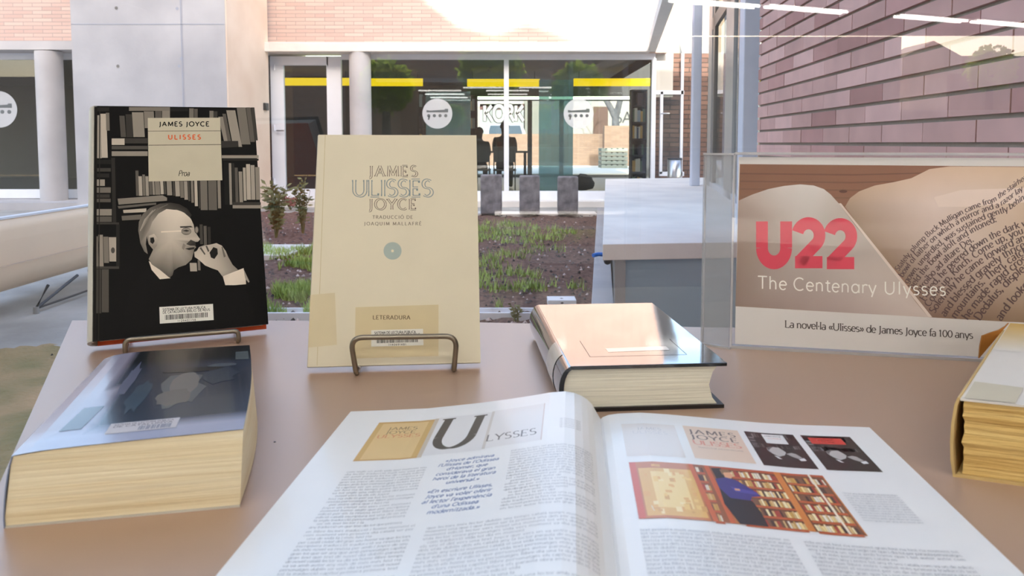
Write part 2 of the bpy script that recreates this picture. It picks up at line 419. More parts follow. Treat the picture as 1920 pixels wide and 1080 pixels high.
    for acc, base, st in (('\u00e8', 'e', ((.2, .72, .3, .58),)), ('\u00e0', 'a', ((.18, .72, .28, .58),)), ('\u00e9', 'e', ((.32, .72, .22, .58),)), ('\u00ed', 'i', ((.18, .74, .1, .58),)), ('\u00f3', 'o', ((.32, .72, .22, .58),)), ('\u00d3', 'O', ((.44, .92, .34, .78),)), ('\u00da', 'U', ((.44, .92, .34, .78),)), ('\u00c8', 'E', ((.22, .92, .32, .78),))):
        G[acc] = (G[base][0], tuple(s_ for s_ in G[base][1] if s_[0] != 'D' or base != 'i') + tuple(L(*q, 'n') for q in st))
    d('\u00e7', .46, O(.26, .24, .2, .24, 50, 310), L(.27, 0, .22, -.14, 'n'))
    return G
GLY = _g()

def text_width(s, size, track=0, sx=1):
    return sum((GLY[c][0] if c in GLY else .27) * size * sx + track for c in s)

def text(mb, s, x, y, size, xf, col, thick=.1, thin=None, serif=.0, sx=1, track=0, slant=0, align='l', mat=0, width=None, seg=20, nib=0):
    """pen-stroke lettering; xf maps a 2-D point of the layout to the surface"""
    if thin is None: thin = thick
    if width:
        w0 = text_width(s, size, 0, sx)
        track = (width - w0) / max(1, len(s) - 1) if abs(width - w0) < .35 * width else track
        if not track: sx = sx * width / w0
    w = text_width(s, size, track, sx)
    if align == 'c': x -= w / 2
    if align == 'r': x -= w
    for ch in s:
        if ch not in GLY:
            x += .27 * size * sx + track; continue
        adv, strokes = GLY[ch]
        P = lambda px, py: xf(x + (px * sx + slant * py) * size, y + py * size)
        for st in strokes:
            if st[0] == 'D':
                r = max(.055, thick * .62)
                mb.poly([P(st[1] + r * math.cos(k * math.pi / 4), st[2] + r * math.sin(k * math.pi / 4)) for k in range(8)], mat, col)
                continue
            if st[0] == 'L':
                pts = [(st[1], st[2]), (st[3], st[4])]
            else:
                _, cx, cy, rx, ry, a0, a1 = st
                n = max(3, int(seg * abs(a1 - a0) / 360 + .5))
                pts = [(cx + rx * math.cos(R(a0 + (a1 - a0) * i / n)), cy + ry * math.sin(R(a0 + (a1 - a0) * i / n))) for i in range(n + 1)]
            left, right = [], []
            n = len(pts)
            for i, (px, py) in enumerate(pts):
                q0, q1 = pts[max(i - 1, 0)], pts[min(i + 1, n - 1)]
                tx, ty = q1[0] - q0[0], q1[1] - q0[1]
                l = math.hypot(tx, ty) or 1
                tx, ty = tx / l, ty / l
                ang = math.atan2(ty, tx) + nib
                hw = .5 * (thin + (thick - thin) * abs(math.sin(ang)))
                left.append(P(px - ty * hw, py + tx * hw)); right.append(P(px + ty * hw, py - tx * hw))
            for i in range(n - 1):
                mb.poly([right[i], right[i + 1], left[i + 1], left[i]], mat, col)
            if serif and st[0] == 'L' and len(st) > 5:
                tx, ty = st[3] - st[1], st[4] - st[2]
                for flag, (ex, ey), other in (('s', pts[0], pts[1]), ('e', pts[1], pts[0])):
                    if flag not in st[5]: continue
                    h = thin * .9
                    if abs(ty) > abs(tx) * .3:
                        dy = h if other[1] > ey else -h
                        mb.poly([P(ex - serif, ey), P(ex + serif, ey), P(ex + serif, ey + dy), P(ex - serif, ey + dy)], mat, col)
                    else:
                        dx = -h if other[0] < ex else h
                        yy = -serif * 1.3 if ey > .3 else serif * 1.3
                        mb.poly([P(ex, ey), P(ex, ey + yy), P(ex + dx, ey + yy), P(ex + dx, ey)], mat, col)
        x += adv * size * sx + track

# ------------------------------------------------------------------ our room
TZ = .75
GY = 1.05                                     # the big window behind the table
b = MB(); b.box(-5, 9.5, -10.2, GY - .02, -.06, 0); tag(b.build('floor', M['room_floor']), kind='structure')
b = MB(); b.box(-5, 9.5, -10.2, GY + .1, 2.78, 2.9); tag(b.build('ceiling', M['plaster']), kind='structure')
b = MB(); b.box(-5.2, -5, -10.2, GY, 0, 2.78); tag(b.build('wall_left', M['plaster']), kind='structure')
b = MB(); b.box(9.5, 9.7, -10.2, GY, 0, 2.78); tag(b.build('wall_right', M['plaster']), kind='structure')
b = MB()
for x0, x1, z0, z1 in ((-5, -4.0, 0, 2.78), (-4.0, 2.4, 0, .9), (-4.0, 9.5, 2.72, 2.78), (2.4, 6.3, 0, 2.78 - .1), (6.3, 9.5, 0, 1.5)):
    b.box(x0, x1, -10.2, -10, z0, z1)
tag(b.build('wall_back', M['plaster']), kind='structure')
b = MB(); b.box(1.19, 9.5, GY, GY + .12, 0, 2.78); tag(b.build('wall_front', M['plaster']), kind='structure')
b = MB(); b.box(-18, -5, GY - .2, GY + .1, 0, 2.95); tag(b.build('wall_front_left', M['brick_far']), kind='structure')
b = MB(); b.poly([(-5, GY, 0), (1.19, GY, 0), (1.19, GY, 2.78), (-5, GY, 2.78)])
tag(b.build('window_1', M['window_glass']), kind='structure')
# unseen upper storey, its roof line shaped to shade courtyard and far facade
b = MB()
pr = [(-14, 2.9), (9.7, 2.9), (9.7, 7.83), (.29, 7.83), (.27, 8.11), (-.5, 8.38), (-1.0, 8.2), (-1.56, 8.33), (-2.1, 8.75), (-2.16, 9.4), (-14, 9.4)]
b.sweep([[(x, -10.2, z) for x, z in pr], [(x, GY + .1, z) for x, z in pr]], smooth=False)
tag(b.build('wall_upper_occluder', M['brick_far']), kind='structure')

def fixture(x, y, dx, dy, ln, name='ceiling_light'):
    t = thing(name, 'twin tube ceiling light over the room', 'light', (x, y, 2.78), 'twin tube ceiling lights over the room')
    d = Vector((dx, dy, 0)).normalized(); n = Vector((-d.y, d.x, 0)); o = Vector((x, y, 2.78))
    b = MB(); b.obox(o - n * .1 + Vector((0, 0, -.03)), d * ln, n * .2, (0, 0, .03)); b.build('housing', M['lamp_body'], t)
    for s in (-.055, .055):
        b = MB(); b.tube([o + n * s + d * .03 + Vector((0, 0, -.05)), o + n * s + d * (ln - .03) + Vector((0, 0, -.05))], .02, 8)
        b.build('tube', M['tube'], t)
    return t
for x, y in ((1.95, -7.2), (3.28, -7.62), (5.35, -8.35), (6.7, -8.8)): fixture(x, y, 1.31, -.5, 1.35)
for x in (-3.2, -.9, 1.4):  # further rows, unseen in the mirror view, added to light the room
    for y in (-5.6, -3.6, -1.7): fixture(x, y, 1, 0, 1.5)
for x in (-1.6, .2): fixture(x, -.35, 1, 0, 1.4)

# ------------------------------------------------------------------ table
tb = thing('display_table', 'pinkish beige laminate table carrying the book display', 'table', (0, .5, 0))
b = MB()
tp = [(-.02, -.12), (1.15, -.12), (1.1, .81), (.22, .853), (-.04, .876), (-.3, .886), (-.534, .886), (-.30, .405), (-.06, -.08)]
b.sweep([[(x, y, TZ - .03) for x, y in tp], [(x, y, TZ) for x, y in tp]], smooth=False)
b.build('tabletop', M['table'], tb, bevel=.002)
for x, y in ((-.42, .8), (1.0, .72), (.05, .0), (1.0, .0)):
    b = MB(); b.tube([(x, y, 0), (x, y, TZ - .03)], .02, 12); b.build('leg', M['silver_frame'], tb)

# ------------------------------------------------------------------ upright books
def book_frame(X, Y, z0, yaw, lean, roll):
    ex = Vector((math.cos(yaw), math.sin(yaw), 0)); eb = Vector((-math.sin(yaw), math.cos(yaw), 0)); ez = Vector((0, 0, 1))
    u = ez * math.cos(lean) + eb * math.sin(lean)
    x2 = ex * math.cos(roll) + u * math.sin(roll); u2 = u * math.cos(roll) - ex * math.sin(roll)
    return Vector((X, Y, z0)), x2, u2, -x2.cross(u2)          # back direction
class Plane2:
    """layout frame: crop pixels of a flat cover -> points on that cover, each layer a hair above the last"""
    def __init__(s, p, n, ox, oy, sc, lift=5e-5):
        s.p, s.n, s.ox, s.oy, s.sc, s.k = p, n, ox, oy, sc, lift
    def __call__(s, x, y, extra=0):
        return onplane(s.ox + x / s.sc, s.oy + y / s.sc, s.p + s.n * (s.k + extra), s.n)
    def up(s, d=2e-6): s.k += d
def quad(mb, pl, pts, col, mat=0):
    pl.up(); mb.poly([pl(*p) for p in pts], mat, col)
def ell(mb, pl, cx, cy, rx, ry, col, n=20, mat=0):
    quad(mb, pl, [(cx + rx * math.cos(2 * math.pi * k / n), cy - ry * math.sin(2 * math.pi * k / n)) for k in range(n)], col, mat)
def g3(v, warm=1.0):
    return (min(255, v * 1.02), min(255, v * .955), min(255, v * .875))

def barcode_label(pl, pts, lines, number, parent, small=False):
    """white library label drawn in the cover's layout frame; pts = its four corners"""
    b = MB(); pl.up(2e-5); b.poly([pl(*p) for p in pts], 0, (232, 229, 220)); pl.up(1e-5)
    (ax, ay), (bx, by), (cx, cy), (dx, dy) = pts
    def xf(u, v):       # u, v in 0..1 across and down the label
        x = (ax + (bx - ax) * u) * (1 - v) + (dx + (cx - dx) * u) * v
        y = (ay + (by - ay) * u) * (1 - v) + (dy + (cy - dy) * u) * v
        return pl(x, y)
    hh = abs(dy - ay) / abs(bx - ax)
    for i, s in enumerate(lines):
        text(b, s, .06, 0, .2, lambda x, y, i=i: xf(x, .24 + .17 * i - y), (30, 28, 28), thick=.13, sx=hh * .9, width=.88 if i else .8, seg=10)
    r2 = random.Random(3); x = .1
    while x < .88:
        w = r2.choice((.006, .01, .014))
        b.poly([xf(x, .5), xf(x + w, .5), xf(x + w, .8), xf(x, .8)], 0, (35, 33, 33)); x += w + r2.choice((.006, .009, .012))
    text(b, number, .33, 0, .17, lambda x, y: xf(x, .97 - y), (40, 38, 38), thick=.12, sx=hh, width=.34, seg=10)
    return b.build('barcode_label', M['ink_gloss'], parent)

# ---- portrait hardcover
o, ex, eu, eb = book_frame(-.4241, .7357, .765, R(23.5), R(24.0), .007)
W, H, TH = .1699, .2644, .030
bk = thing('hardcover_book', 'upright black hardcover with a sepia photograph of a man on its cover', 'book', (-.35, .79, TZ))
nf = -eb
b = MB()
b.obox(o, ex * W, eb * .003, eu * H, 0, (14, 12, 11))
pl = Plane2(o, nf, 140, 180, 2.16)
Q = lambda pts, v: quad(b, pl, pts, g3(v) if not isinstance(v, (tuple, list)) else v)
def bar(x0, y0, x1, y1, v, sk=0): Q([(x0, y0), (x1, y0), (x1 + sk, y1), (x0 + sk, y1)], v)
# shelves and spines behind the sitter
for a in ((80, 46, 140, 62, 40), (220, 45, 386, 60, 128), (386, 48, 460, 62, 30)): bar(*a)
for a in ((80, 78, 104, 252, 165, 6), (104, 72, 128, 250, 192, 6), (126, 68, 140, 140, 120, 2), (181, 80, 202, 166, 84, 6), (206, 74, 232, 167, 60, 4), (232, 66, 278, 166, 148, 6), (280, 62, 320, 130, 132, 4), (326, 60, 352, 92, 92), (354, 60, 386, 92, 140)): bar(*a)
for a in ((464, 50, 482, 90, 118), (484, 52, 498, 90, 92), (546, 60, 562, 90, 120), (562, 62, 578, 90, 60)): bar(*a)
for a in ((582, 84, 602, 206, 142, 28), (598, 72, 612, 206, 96, 26), (614, 58, 650, 206, 156, 28), (656, 46, 692, 196, 122, 20), (694, 46, 712, 186, 98, 18), (714, 46, 728, 180, 64, 14)): bar(*a)
Q([(594, 182), (662, 182), (664, 206), (594, 210)], 54)
bar(150, 172, 202, 198, 196); bar(202, 171, 296, 192, 62); bar(150, 202, 296, 216, 84); bar(150, 224, 296, 243, 152)
bar(80, 258, 148, 276, 34); bar(148, 250, 163, 520, 46, 6); bar(596, 240, 745, 252, 156); bar(600, 254, 745, 262, 40)
for y0, y1, x1, v in ((292, 306, 146, 70), (314, 330, 140, 44), (338, 364, 122, 158), (370, 392, 146, 118), (398, 412, 142, 60), (416, 430, 146, 92), (458, 484, 150, 148), (488, 510, 150, 96)): bar(78, y0, x1, y1, v)
for x0, x1, y0, y1, v in ((246, 258, 302, 404, 96), (258, 272, 325, 404, 176), (274, 284, 318, 404, 120), (286, 298, 325, 404, 160), (300, 312, 330, 400, 100), (314, 322, 345, 400, 150), (324, 344, 345, 400, 132), (346, 358, 345, 398, 186), (360, 368, 345, 398, 80), (372, 392, 345, 402, 148), (396, 404, 345, 404, 74), (406, 424, 345, 406, 168), (426, 440, 345, 412, 122), (442, 456, 345, 420, 158), (458, 466, 345, 426, 74), (470, 480, 343, 432, 130), (484, 496, 343, 446, 190), (500, 506, 343, 455, 66), (508, 536, 340, 462, 120), (540, 574, 340, 462, 104), (578, 590, 340, 455, 140)): bar(x0, y0, x1, y1, v, 3)
for x0, x1, y0, y1, v in ((604, 622, 268, 440, 26), (624, 634, 272, 440, 150), (637, 646, 272, 440, 44), (648, 660, 290, 440, 92), (664, 678, 306, 430, 150), (681, 692, 290, 424, 178), (694, 710, 276, 420, 186), (712, 728, 280, 420, 166), (731, 748, 288, 420, 142)): bar(x0, y0, x1, y1, v, 4)
bar(640, 442, 756, 455, 150); bar(640, 430, 754, 441, 60)
for pts, v in (([(174, 416), (356, 402), (374, 412), (374, 424), (178, 440)], 138), ([(174, 446), (330, 432), (330, 440), (178, 456)], 104), ([(196, 462), (290, 455), (290, 470), (198, 474)], 188), ([(190, 486), (270, 480), (270, 500), (192, 504)], 110)): Q(pts, v)
for x0, x1, y0, y1, v in ((78, 94, 568, 690, 120), (96, 114, 562, 690, 152), (116, 136, 570, 676, 128), (138, 174, 572, 670, 178)): bar(x0, y0, x1, y1, v, 3)
bar(78, 690, 180, 700, 70); bar(82, 702, 108, 880, 66); bar(110, 702, 138, 876, 84); bar(78, 512, 180, 520, 62); bar(168, 520, 182, 690, 40)
ell(b, pl, 155, 625, 8, 12, g3(80))
for x0, x1, y0, y1, v in ((506, 518, 520, 600, 70), (522, 534, 526, 610, 96), (538, 550, 530, 610, 50), (466, 494, 676, 710, 176), (498, 508, 664, 706, 120)): bar(x0, y0, x1, y1, v, 2)
# sitter
skin, sk2, sk3 = g3(196), g3(168), g3(122)
Q([(240, 760), (300, 690), (345, 738), (420, 745), (470, 718), (560, 700), (620, 720), (690, 765), (720, 860), (735, 925), (200, 960), (205, 850)], (16, 14, 13))
Q([(300, 668), (330, 690), (388, 738), (345, 742), (312, 704)], 226)
face = [(290, 560), (300, 520), (330, 480), (372, 458), (420, 462), (455, 478), (472, 500), (482, 522), (486, 545), (498, 566), (508, 580), (500, 590), (486, 592), (484, 602), (492, 612), (484, 622), (480, 640), (474, 662), (450, 684), (420, 694), (402, 706), (396, 726), (384, 736), (345, 704), (312, 682), (300, 660), (318, 622), (300, 600)]
tone = [150, 176, 205, 222, 224, 216, 205, 190, 178, 176, 190, 160, 120, 120, 140, 120, 130, 140, 138, 120, 96, 90, 88, 104, 130, 140, 150, 150]
pl.up()
for i in range(len(face)):
    j = (i + 1) % len(face)
    b.poly([pl(*face[i]), pl(*face[j]), pl(392, 580)], 0, [g3(tone[i]), g3(tone[j]), g3(204)])
Q([(258, 545), (260, 510), (276, 478), (306, 452), (345, 436), (388, 432), (424, 438), (456, 456), (474, 482), (468, 494), (440, 470), (404, 458), (372, 458), (340, 476), (314, 510), (300, 552), (292, 566), (288, 600), (296, 640), (282, 630), (266, 596)], [g3(v) for v in (130, 120, 110, 100, 84, 60, 52, 46, 44, 50, 66, 80, 96, 120, 150, 168, 160, 140, 120, 110, 120)])
for k in range(7): Q([(264 + k * 6, 545 - k * 9), (282 + k * 8, 500 - k * 7), (316 + k * 10, 462 - k * 4), (318 + k * 10, 464 - k * 4), (285 + k * 8, 504 - k * 7), (267 + k * 6, 548 - k * 9)], 170 - 10 * k)
Q([(300, 566), (322, 558), (336, 578), (334, 606), (322, 620), (306, 602)], [g3(v) for v in (190, 206, 180, 150, 140, 150)])
Q([(306, 574), (320, 572), (324, 588), (316, 600), (306, 592)], 36)
Q([(350, 548), (432, 544), (432, 549), (350, 553)], 232)
ell(b, pl, 452, 548, 20, 15, g3(96)); ell(b, pl, 452, 548, 18, 13, g3(150)); Q([(436, 546), (452, 541), (466, 546), (454, 550)], 66); Q([(434, 556), (452, 561), (466, 557), (452, 558)], 120)
Q([(426, 528), (470, 526), (480, 532), (428, 534)], 62)
ell(b, pl, 494, 542, 9, 15, g3(70)); ell(b, pl, 494, 542, 6, 12, g3(148))
Q([(470, 582), (488, 590), (492, 606), (468, 606), (452, 600)], [g3(v) for v in (70, 60, 50, 56, 80)])
Q([(446, 618), (470, 614), (486, 612), (484, 620), (464, 624)], 52)
Q([(440, 596), (450, 604), (442, 624), (434, 616)], 140)
Q([(484, 632), (494, 628), (504, 612), (520, 606), (548, 602), (574, 596), (596, 606), (612, 628), (622, 652), (640, 684), (662, 704), (640, 716), (598, 730), (580, 706), (552, 696), (528, 686), (504, 664), (486, 652)], [g3(v) for v in (180, 196, 190, 170, 190, 206, 196, 176, 160, 150, 140, 150, 170, 190, 200, 206, 210, 196)])
Q([(546, 634), (562, 612), (578, 618), (580, 640), (566, 660), (552, 654)], 30)
Q([(506, 616), (512, 612), (530, 640), (526, 644)], 90); Q([(530, 608), (536, 606), (546, 628), (540, 632)], 84)
Q([(594, 610), (600, 612), (612, 650), (604, 654)], 110)
Q([(600, 730), (640, 714), (684, 697), (692, 730), (694, 762), (650, 766), (610, 766)], [g3(v) for v in (224, 236, 232, 226, 214, 226, 230)])
Q([(684, 700), (708, 752), (704, 756), (690, 738)], 160)
Q([(80, 44), (92, 44), (86, 994), (74, 996)], (26, 22, 20)); Q([(100, 44), (104, 44), (99, 990), (95, 990)], (44, 40, 36))
# title panel
Q([(296, 89), (589, 88), (598, 341), (300, 346)], (206, 196, 172))
Q([(297, 141.5), (591, 140), (591, 142), (297, 143.5)], (90, 82, 70)); Q([(299, 198), (593, 195.5), (593, 198), (299, 200.5)], (90, 82, 70))
pl.up()
text(b, 'JAMES JOYCE', 341, -122, 25, lambda x, y: pl(x, -y), (24, 20, 20), thick=.15, sx=1.15, width=205)
text(b, 'ULISSES', 378, -175, 25, lambda x, y: pl(x, -y), (226, 96, 44), thick=.16, sx=1.1, width=133)
text(b, 'Proa', 419, -324, 31, lambda x, y: pl(x, -y), (40, 34, 30), thick=.11, thin=.07, slant=.22, sx=.8, width=46)
b.build('front_cover', M['ink_gloss'], bk)
barcode_label(pl, [(343, 855), (560, 842), (563, 907), (345, 922)], ['SISTEMA DE LECTURA PÚBLICA', 'DE CATALUNYA BIBLIO. DE REUS'], '1129401158', bk)
b = MB(); b.obox(o + ex * .004 + eb * .003 + eu * .004, ex * (W - .008), eb * (TH - .006), eu * (H - .008)); b.build('page_block', M['pages_white'], bk)
b = MB(); b.obox(o + eb * (TH - .003) + ex * .002, ex * (W - .002), eb * .003, eu * H); b.build('back_cover', M['cover_orange'], bk)
b = MB()
sec = [(0, 0), (-.004, .004), (-.006, .012), (-.006, .02), (-.004, .027), (0, TH), (.003, TH), (.001, .027), (-.003, .015), (.003, .0)]
b.sweep([[o + ex * x + eb * y for x, y in sec], [o + ex * x + eb * y + eu * H for x, y in sec]]); b.build('spine', M['cover_grey'], bk)

# ---- cream paperback
o2, ex2, eu2, eb2 = book_frame(-.19, .6758, .757, R(5.4), R(20.3), -.002)
W2, H2, T2 = .1608, .2306, .011
bk2 = thing('paperback_book', 'upright cream paperback with outlined serif title and a small round emblem', 'book', (-.11, .69, TZ))
b = MB()
b.obox(o2, ex2 * W2, eb2 * .0008, eu2 * H2)
b.sweep([[o2 + ex2 * x + eb2 * y + eu2 * z for x, y in ((0, .0008), (-.0012, .003), (-.0012, .008), (0, T2), (.0006, T2), (.0006, .0008))] for z in (0, H2)])
b.obox(o2 + eb2 * (T2 - .0008), ex2 * W2, eb2 * .0008, eu2 * H2)
b.build('card_cover', M['cover_cream'], bk2)
b = MB(); b.obox(o2 + ex2 * .0008 + eb2 * .0008 + eu2 * .0003, ex2 * (W2 - .0016), eb2 * (T2 - .0016), eu2 * (H2 - .0008)); b.build('page_block', M['pages_cream'], bk2)
pl = Plane2(o2, -eb2, 560, 230, 2.2045)
b = MB()
X = lambda x, y: pl(x, -y)
CRM = (223, 212, 187)
def outlined(s, x, y, size, w, col):
    pl.up(); text(b, s, x, y, size, X, col, thick=.17, thin=.085, serif=.095, width=w, seg=28, nib=.25)
    pl.up(2e-5); text(b, s, x, y, size, X, CRM, thick=.095, thin=.03, serif=0, width=w, seg=28, nib=.25); pl.up()
outlined('JAMES', 288, -222, 62, 204, (88, 66, 54))
outlined('ULISSES', 220, -304, 96, 336, (124, 140, 144))
outlined('JOYCE', 287, -359, 62, 202, (88, 66, 54))
for s, x, y, sz, w in (('TRADUCCIÓ DE', 305, -397, 19, 167), ('JOAQUIM MALLAFRÈ', 270, -424, 19, 238)):
    text(b, s, x, y, sz, X, (122, 108, 88), thick=.13, thin=.07, serif=.07, width=w, seg=12)
pl.up(); ell(b, pl, 388, 530, 37, 36, (176, 186, 176), 40)
for k in range(1, 9):
    pl.up(); r0, n = 4 + k * 4.0, 6 + k * 7
    for q in range(n):
        a = 2 * math.pi * (q + .5 * (k % 2)) / n
        x, y = 388 + r0 * math.cos(a), 530 + r0 * .97 * math.sin(a)
        b.poly([pl(x - 1, y - 1), pl(x + 1, y - 1), pl(x + 1, y + 1), pl(x - 1, y + 1)], 0, (140, 158, 158))
pl.up(); ell(b, pl, 388, 530, 6, 6, (226, 216, 186), 16)
quad(b, pl, [(109, 50), (111, 50), (77, 1004), (75, 1004)], (196, 178, 132))
b.build('title_print', M['ink_matte'], bk2)
b = MB(); quad(b, pl, [(235, 763), (578, 752), (578, 964), (232, 975)], (215, 198, 160)); pl.up()
text(b, 'LETERADURA', 306, -813, 23, X, (104, 84, 64), thick=.13, thin=.07, serif=.07, width=156, seg=12)
b.build('tan_sticker', M['ink_gloss'], bk2)
b = MB(); quad(b, pl, [(48, 712), (150, 703), (158, 918), (40, 930)], (217, 202, 168)); b.build('tape_patch', M['ink_gloss'], bk2)
barcode_label(pl, [(300, 858), (514, 852), (516, 920), (300, 926)], ['SISTEMA DE LECTURA PÚBLICA', 'DE CATALUNYA. BIB. CENTRAL REUS'], '1140691481', bk2)

# ---- wire book stands
def rounded(pts, r, n=6):
    pts = [Vector(p) for p in pts]; out = [pts[0]]
    for i in range(1, len(pts) - 1):
        a, p, c = pts[i - 1], pts[i], pts[i + 1]
        d1, d2 = (a - p), (c - p)
        rr = min(r, d1.length * .45, d2.length * .45)
        s, e = p + d1.normalized() * rr, p + d2.normalized() * rr
        for k in range(n + 1):
            t = k / n
            out.append(s * (1 - t) ** 2 + p * 2 * t * (1 - t) + e * t ** 2)
    return out + [pts[-1]]
def stand(name, label, fl, fr, tl, tr, yaw, lean, rad, base):
    """fl, fr: where the front hoop meets the table; tl, tr: its top corners"""
    t = thing(name, label, 'book stand', base, 'bent wire book stands')
    back = Vector((-math.sin(yaw), math.cos(yaw), 0))
    fl, fr, tl, tr = map(Vector, (fl, fr, tl, tr))
    hook = lambda f: f + back * .012
    b = MB(); b.tube(rounded([hook(fl), fl, tl, tr, fr, hook(fr)], .012, 8), rad, 12); b.build('front_hoop', M['steel'], t)
    rear = .062
    for f in (fl, fr):
        b = MB(); dn_ = Vector((0, 0, -.001)); b.tube([f + back * .010 + dn_, f + back * (rear + .002) + dn_], rad - .001, 10); b.build('base_rail', M['steel'], t)
    hb = back * (rear + .105 * math.tan(lean) + .0) + Vector((0, 0, .105))
    b = MB(); b.tube(rounded([fl + back * rear, fl + hb, fr + hb, fr + back * rear], .014, 8), rad, 12); b.build('back_hoop', M['steel'], t)
    return t
rw = .0025
zc = TZ + rw
YW = lambda x: .668 + math.tan(R(5.4)) * (x + .1436)
fl, fr = onz(668, 701, zc), onz(851, 695, zc)
stand('book_stand', 'bent wire stand holding the upright cream paperback', fl, fr, at(657, 633, fl.y - .002), at(857, 630, fr.y - .002), R(5.4), R(20.3), rw, (fl + fr) / 2 - Vector((0, 0, rw)))
ln = o - Vector((math.cos(R(23.5)), math.sin(R(23.5)), 0)) * 0 - Vector((-math.sin(R(23.5)), math.cos(R(23.5)), 0)) * .011
nn = Vector((math.sin(R(23.5)), -math.cos(R(23.5)), 0))
tl, tr = onplane(234, 637, ln, nn), onplane(447, 620, ln, nn)
fl = Vector((tl.x, tl.y, zc)); fr = Vector((tr.x, tr.y, zc))
stand('book_stand', 'bent wire stand holding the upright black hardcover', fl, fr, tl, tr, R(23.5), R(24), rw, (fl + fr) / 2 - Vector((0, 0, rw)))

# ---- blue worn paperback lying flat
bb = thing('thick_paperback', 'thick yellowed paperback with a glossy blue cover lying on the table corner', 'book', (-.22, .5, TZ))
FL, FR, BR = Vector((-.284, .4000, TZ)), Vector((-.1609, .4243, TZ)), Vector((-.2190, .6150, TZ))
TFL, TFR = at(21, 857, .3990), at(456, 806, .4243)
TBR = onz(468, 648, TFR.z); TBL = onz(196, 674, TFR.z - .006)
BL = TBL + (FL - TFL); BL.z = TZ
NV = 12
def bsec(v, inset=0, top=True):
    a, c_ = FL.lerp(BL, v), FR.lerp(BR, v)
    ta, tc = TFL.lerp(TBL, v), TFR.lerp(TBR, v)
    bow = math.sin(math.pi * v) * .006
    tc = tc + (FR - FL).normalized() * bow * .5; c_ = c_ + (FR - FL).normalized() * bow
    return a, c_, ta, tc
def tcover(u, v, lift=0):
    a, c_, ta, tc = bsec(v)
    p = ta.lerp(tc, u)
    hump = .0045 * (1 - math.exp(-u / .1)) * (1 - u) * (.4 + .6 * v) + .0
    return p + Vector((0, 0, hump + lift))
def spine_pt(k, v):
    a, c_, ta, tc = bsec(v)
    w = (FL - FR).normalized()
    p = a.lerp(ta, k)
    return p + w * (.0015 * math.sin(math.pi * k) ** .7)
NU = 16
b = MB()
rows = [[tcover(i / NU, j / NV, .0005) for i in range(NU + 1)] for j in range(NV + 1)]
for j in range(NV):
    for i in range(NU):
        def colr(i, j):  # pale near band and spine side: cover print plus painted sky reflection
            u, v = i / NU, j / NV
            n = .5 + .5 * math.sin(9 * u + 5 * v) * math.cos(7 * v - 4 * u)
            if v < .13: return (160, 162, 184)
            if u < .26 + .05 * math.sin(6 * v): return (128 + 20 * n, 122 + 18 * n, 140 + 14 * n)
            if v > .78: return (22, 25, 28)
            return (30 + 26 * n, 38 + 26 * n, 54 + 26 * n)
        b.poly([rows[j][i], rows[j][i + 1], rows[j + 1][i + 1], rows[j + 1][i]], 0, [colr(i, j), colr(i + 1, j), colr(i + 1, j + 1), colr(i, j + 1)], True)
lft = [6e-4]
def cov(pts, col):
    lft[0] += 8e-6
    b.poly([tcover(u, v, lft[0]) for u, v in pts], 0, col)
def blob(cx, cy, rx, ry, col, n=18, jit=.15, seed=1):
    r_ = random.Random(seed)
    pts = [(cx + rx * (1 + r_.uniform(-jit, jit)) * math.cos(2 * math.pi * k / n), cy + ry * (1 + r_.uniform(-jit, jit)) * math.sin(2 * math.pi * k / n)) for k in range(n)]
    # small fan pieces so the patch follows the curved cover
    lft[0] += 8e-6
    for k in range(n):
        q = pts[k], pts[(k + 1) % n]
        b.poly([tcover(cx, cy, lft[0]), tcover(*q[0], lft[0]), tcover(*q[1], lft[0])], 0, col)
blob(.62, .46, .11, .2, (92, 94, 98), seed=2, jit=.25); blob(.63, .52, .08, .13, (112, 108, 106), seed=3); blob(.6, .37, .09, .09, (104, 100, 98), seed=4)
blob(.40, .42, .05, .16, (58, 74, 88), seed=5, jit=.3); blob(.82, .6, .09, .12, (50, 60, 74), seed=6, jit=.3); blob(.66, .68, .18, .03, (28, 32, 38), seed=7)
blob(.82, .72, .1, .02, (84, 90, 96), seed=8); cov([(.9, .78), (.985, .78), (.985, .9), (.9, .9)], (84, 92, 94)); blob(.3, .6, .03, .2, (96, 98, 116), seed=10, jit=.3)
for iu in range(4):
    for iv in range(4):
        fu = lambda a, q: (.13 + .1 * a / 4 + .03 * q / 4, .14 + .2 * q / 4)
        cov([fu(iu, iv), fu(iu + 1, iv), fu(iu + 1, iv + 1), fu(iu, iv + 1)], (46, 43, 48)); lft[0] -= 8e-6
b.build('front_cover', M['ink_film'], bb)
b = MB(); lft[0] += 3e-5
LQ = lambda u, v: tcover(.36 + .32 * u, .145 - .085 * v + .012, lft[0])
b.poly([LQ(0, 0), LQ(1, 0), LQ(1, 1), LQ(0, 1)], 0, (196, 190, 192)); lft[0] += 2e-5
for i, s in enumerate(('SISTEMA DE LECTURA PÚBLICA', 'DE CATALUNYA')): text(b, s, .06, 0, .2, lambda x, y, i=i: LQ(x, .24 + .2 * i - y), (110, 100, 104), thick=.13, width=.86, sx=.3, seg=8)
x = .45
while x < .9: b.poly([LQ(x, .5), LQ(x + .012, .5), LQ(x + .012, .9), LQ(x, .9)], 0, (90, 96, 120)); x += rnd.choice((.02, .026, .034))
b.build('barcode_label', M['ink_gloss'], bb)
b = MB()
secs = []
for j in range(NV + 1):
    v = j / NV; a, c_, ta, tc = bsec(v); dz = Vector((0, 0, .0012))
    iv = (BR - FR).normalized() * (.0008 if j == 0 else -.0008 if j == NV else 0)
    secs.append([p + iv for p in ([a + dz, c_ + dz] + [tcover(i / 8, v, -.0002) for i in range(8, -1, -1)])])
b.sweep(secs); ob = b.build('page_block', M['pages_yellow'], bb)
for p in ob.data.polygons: p.use_smooth = False
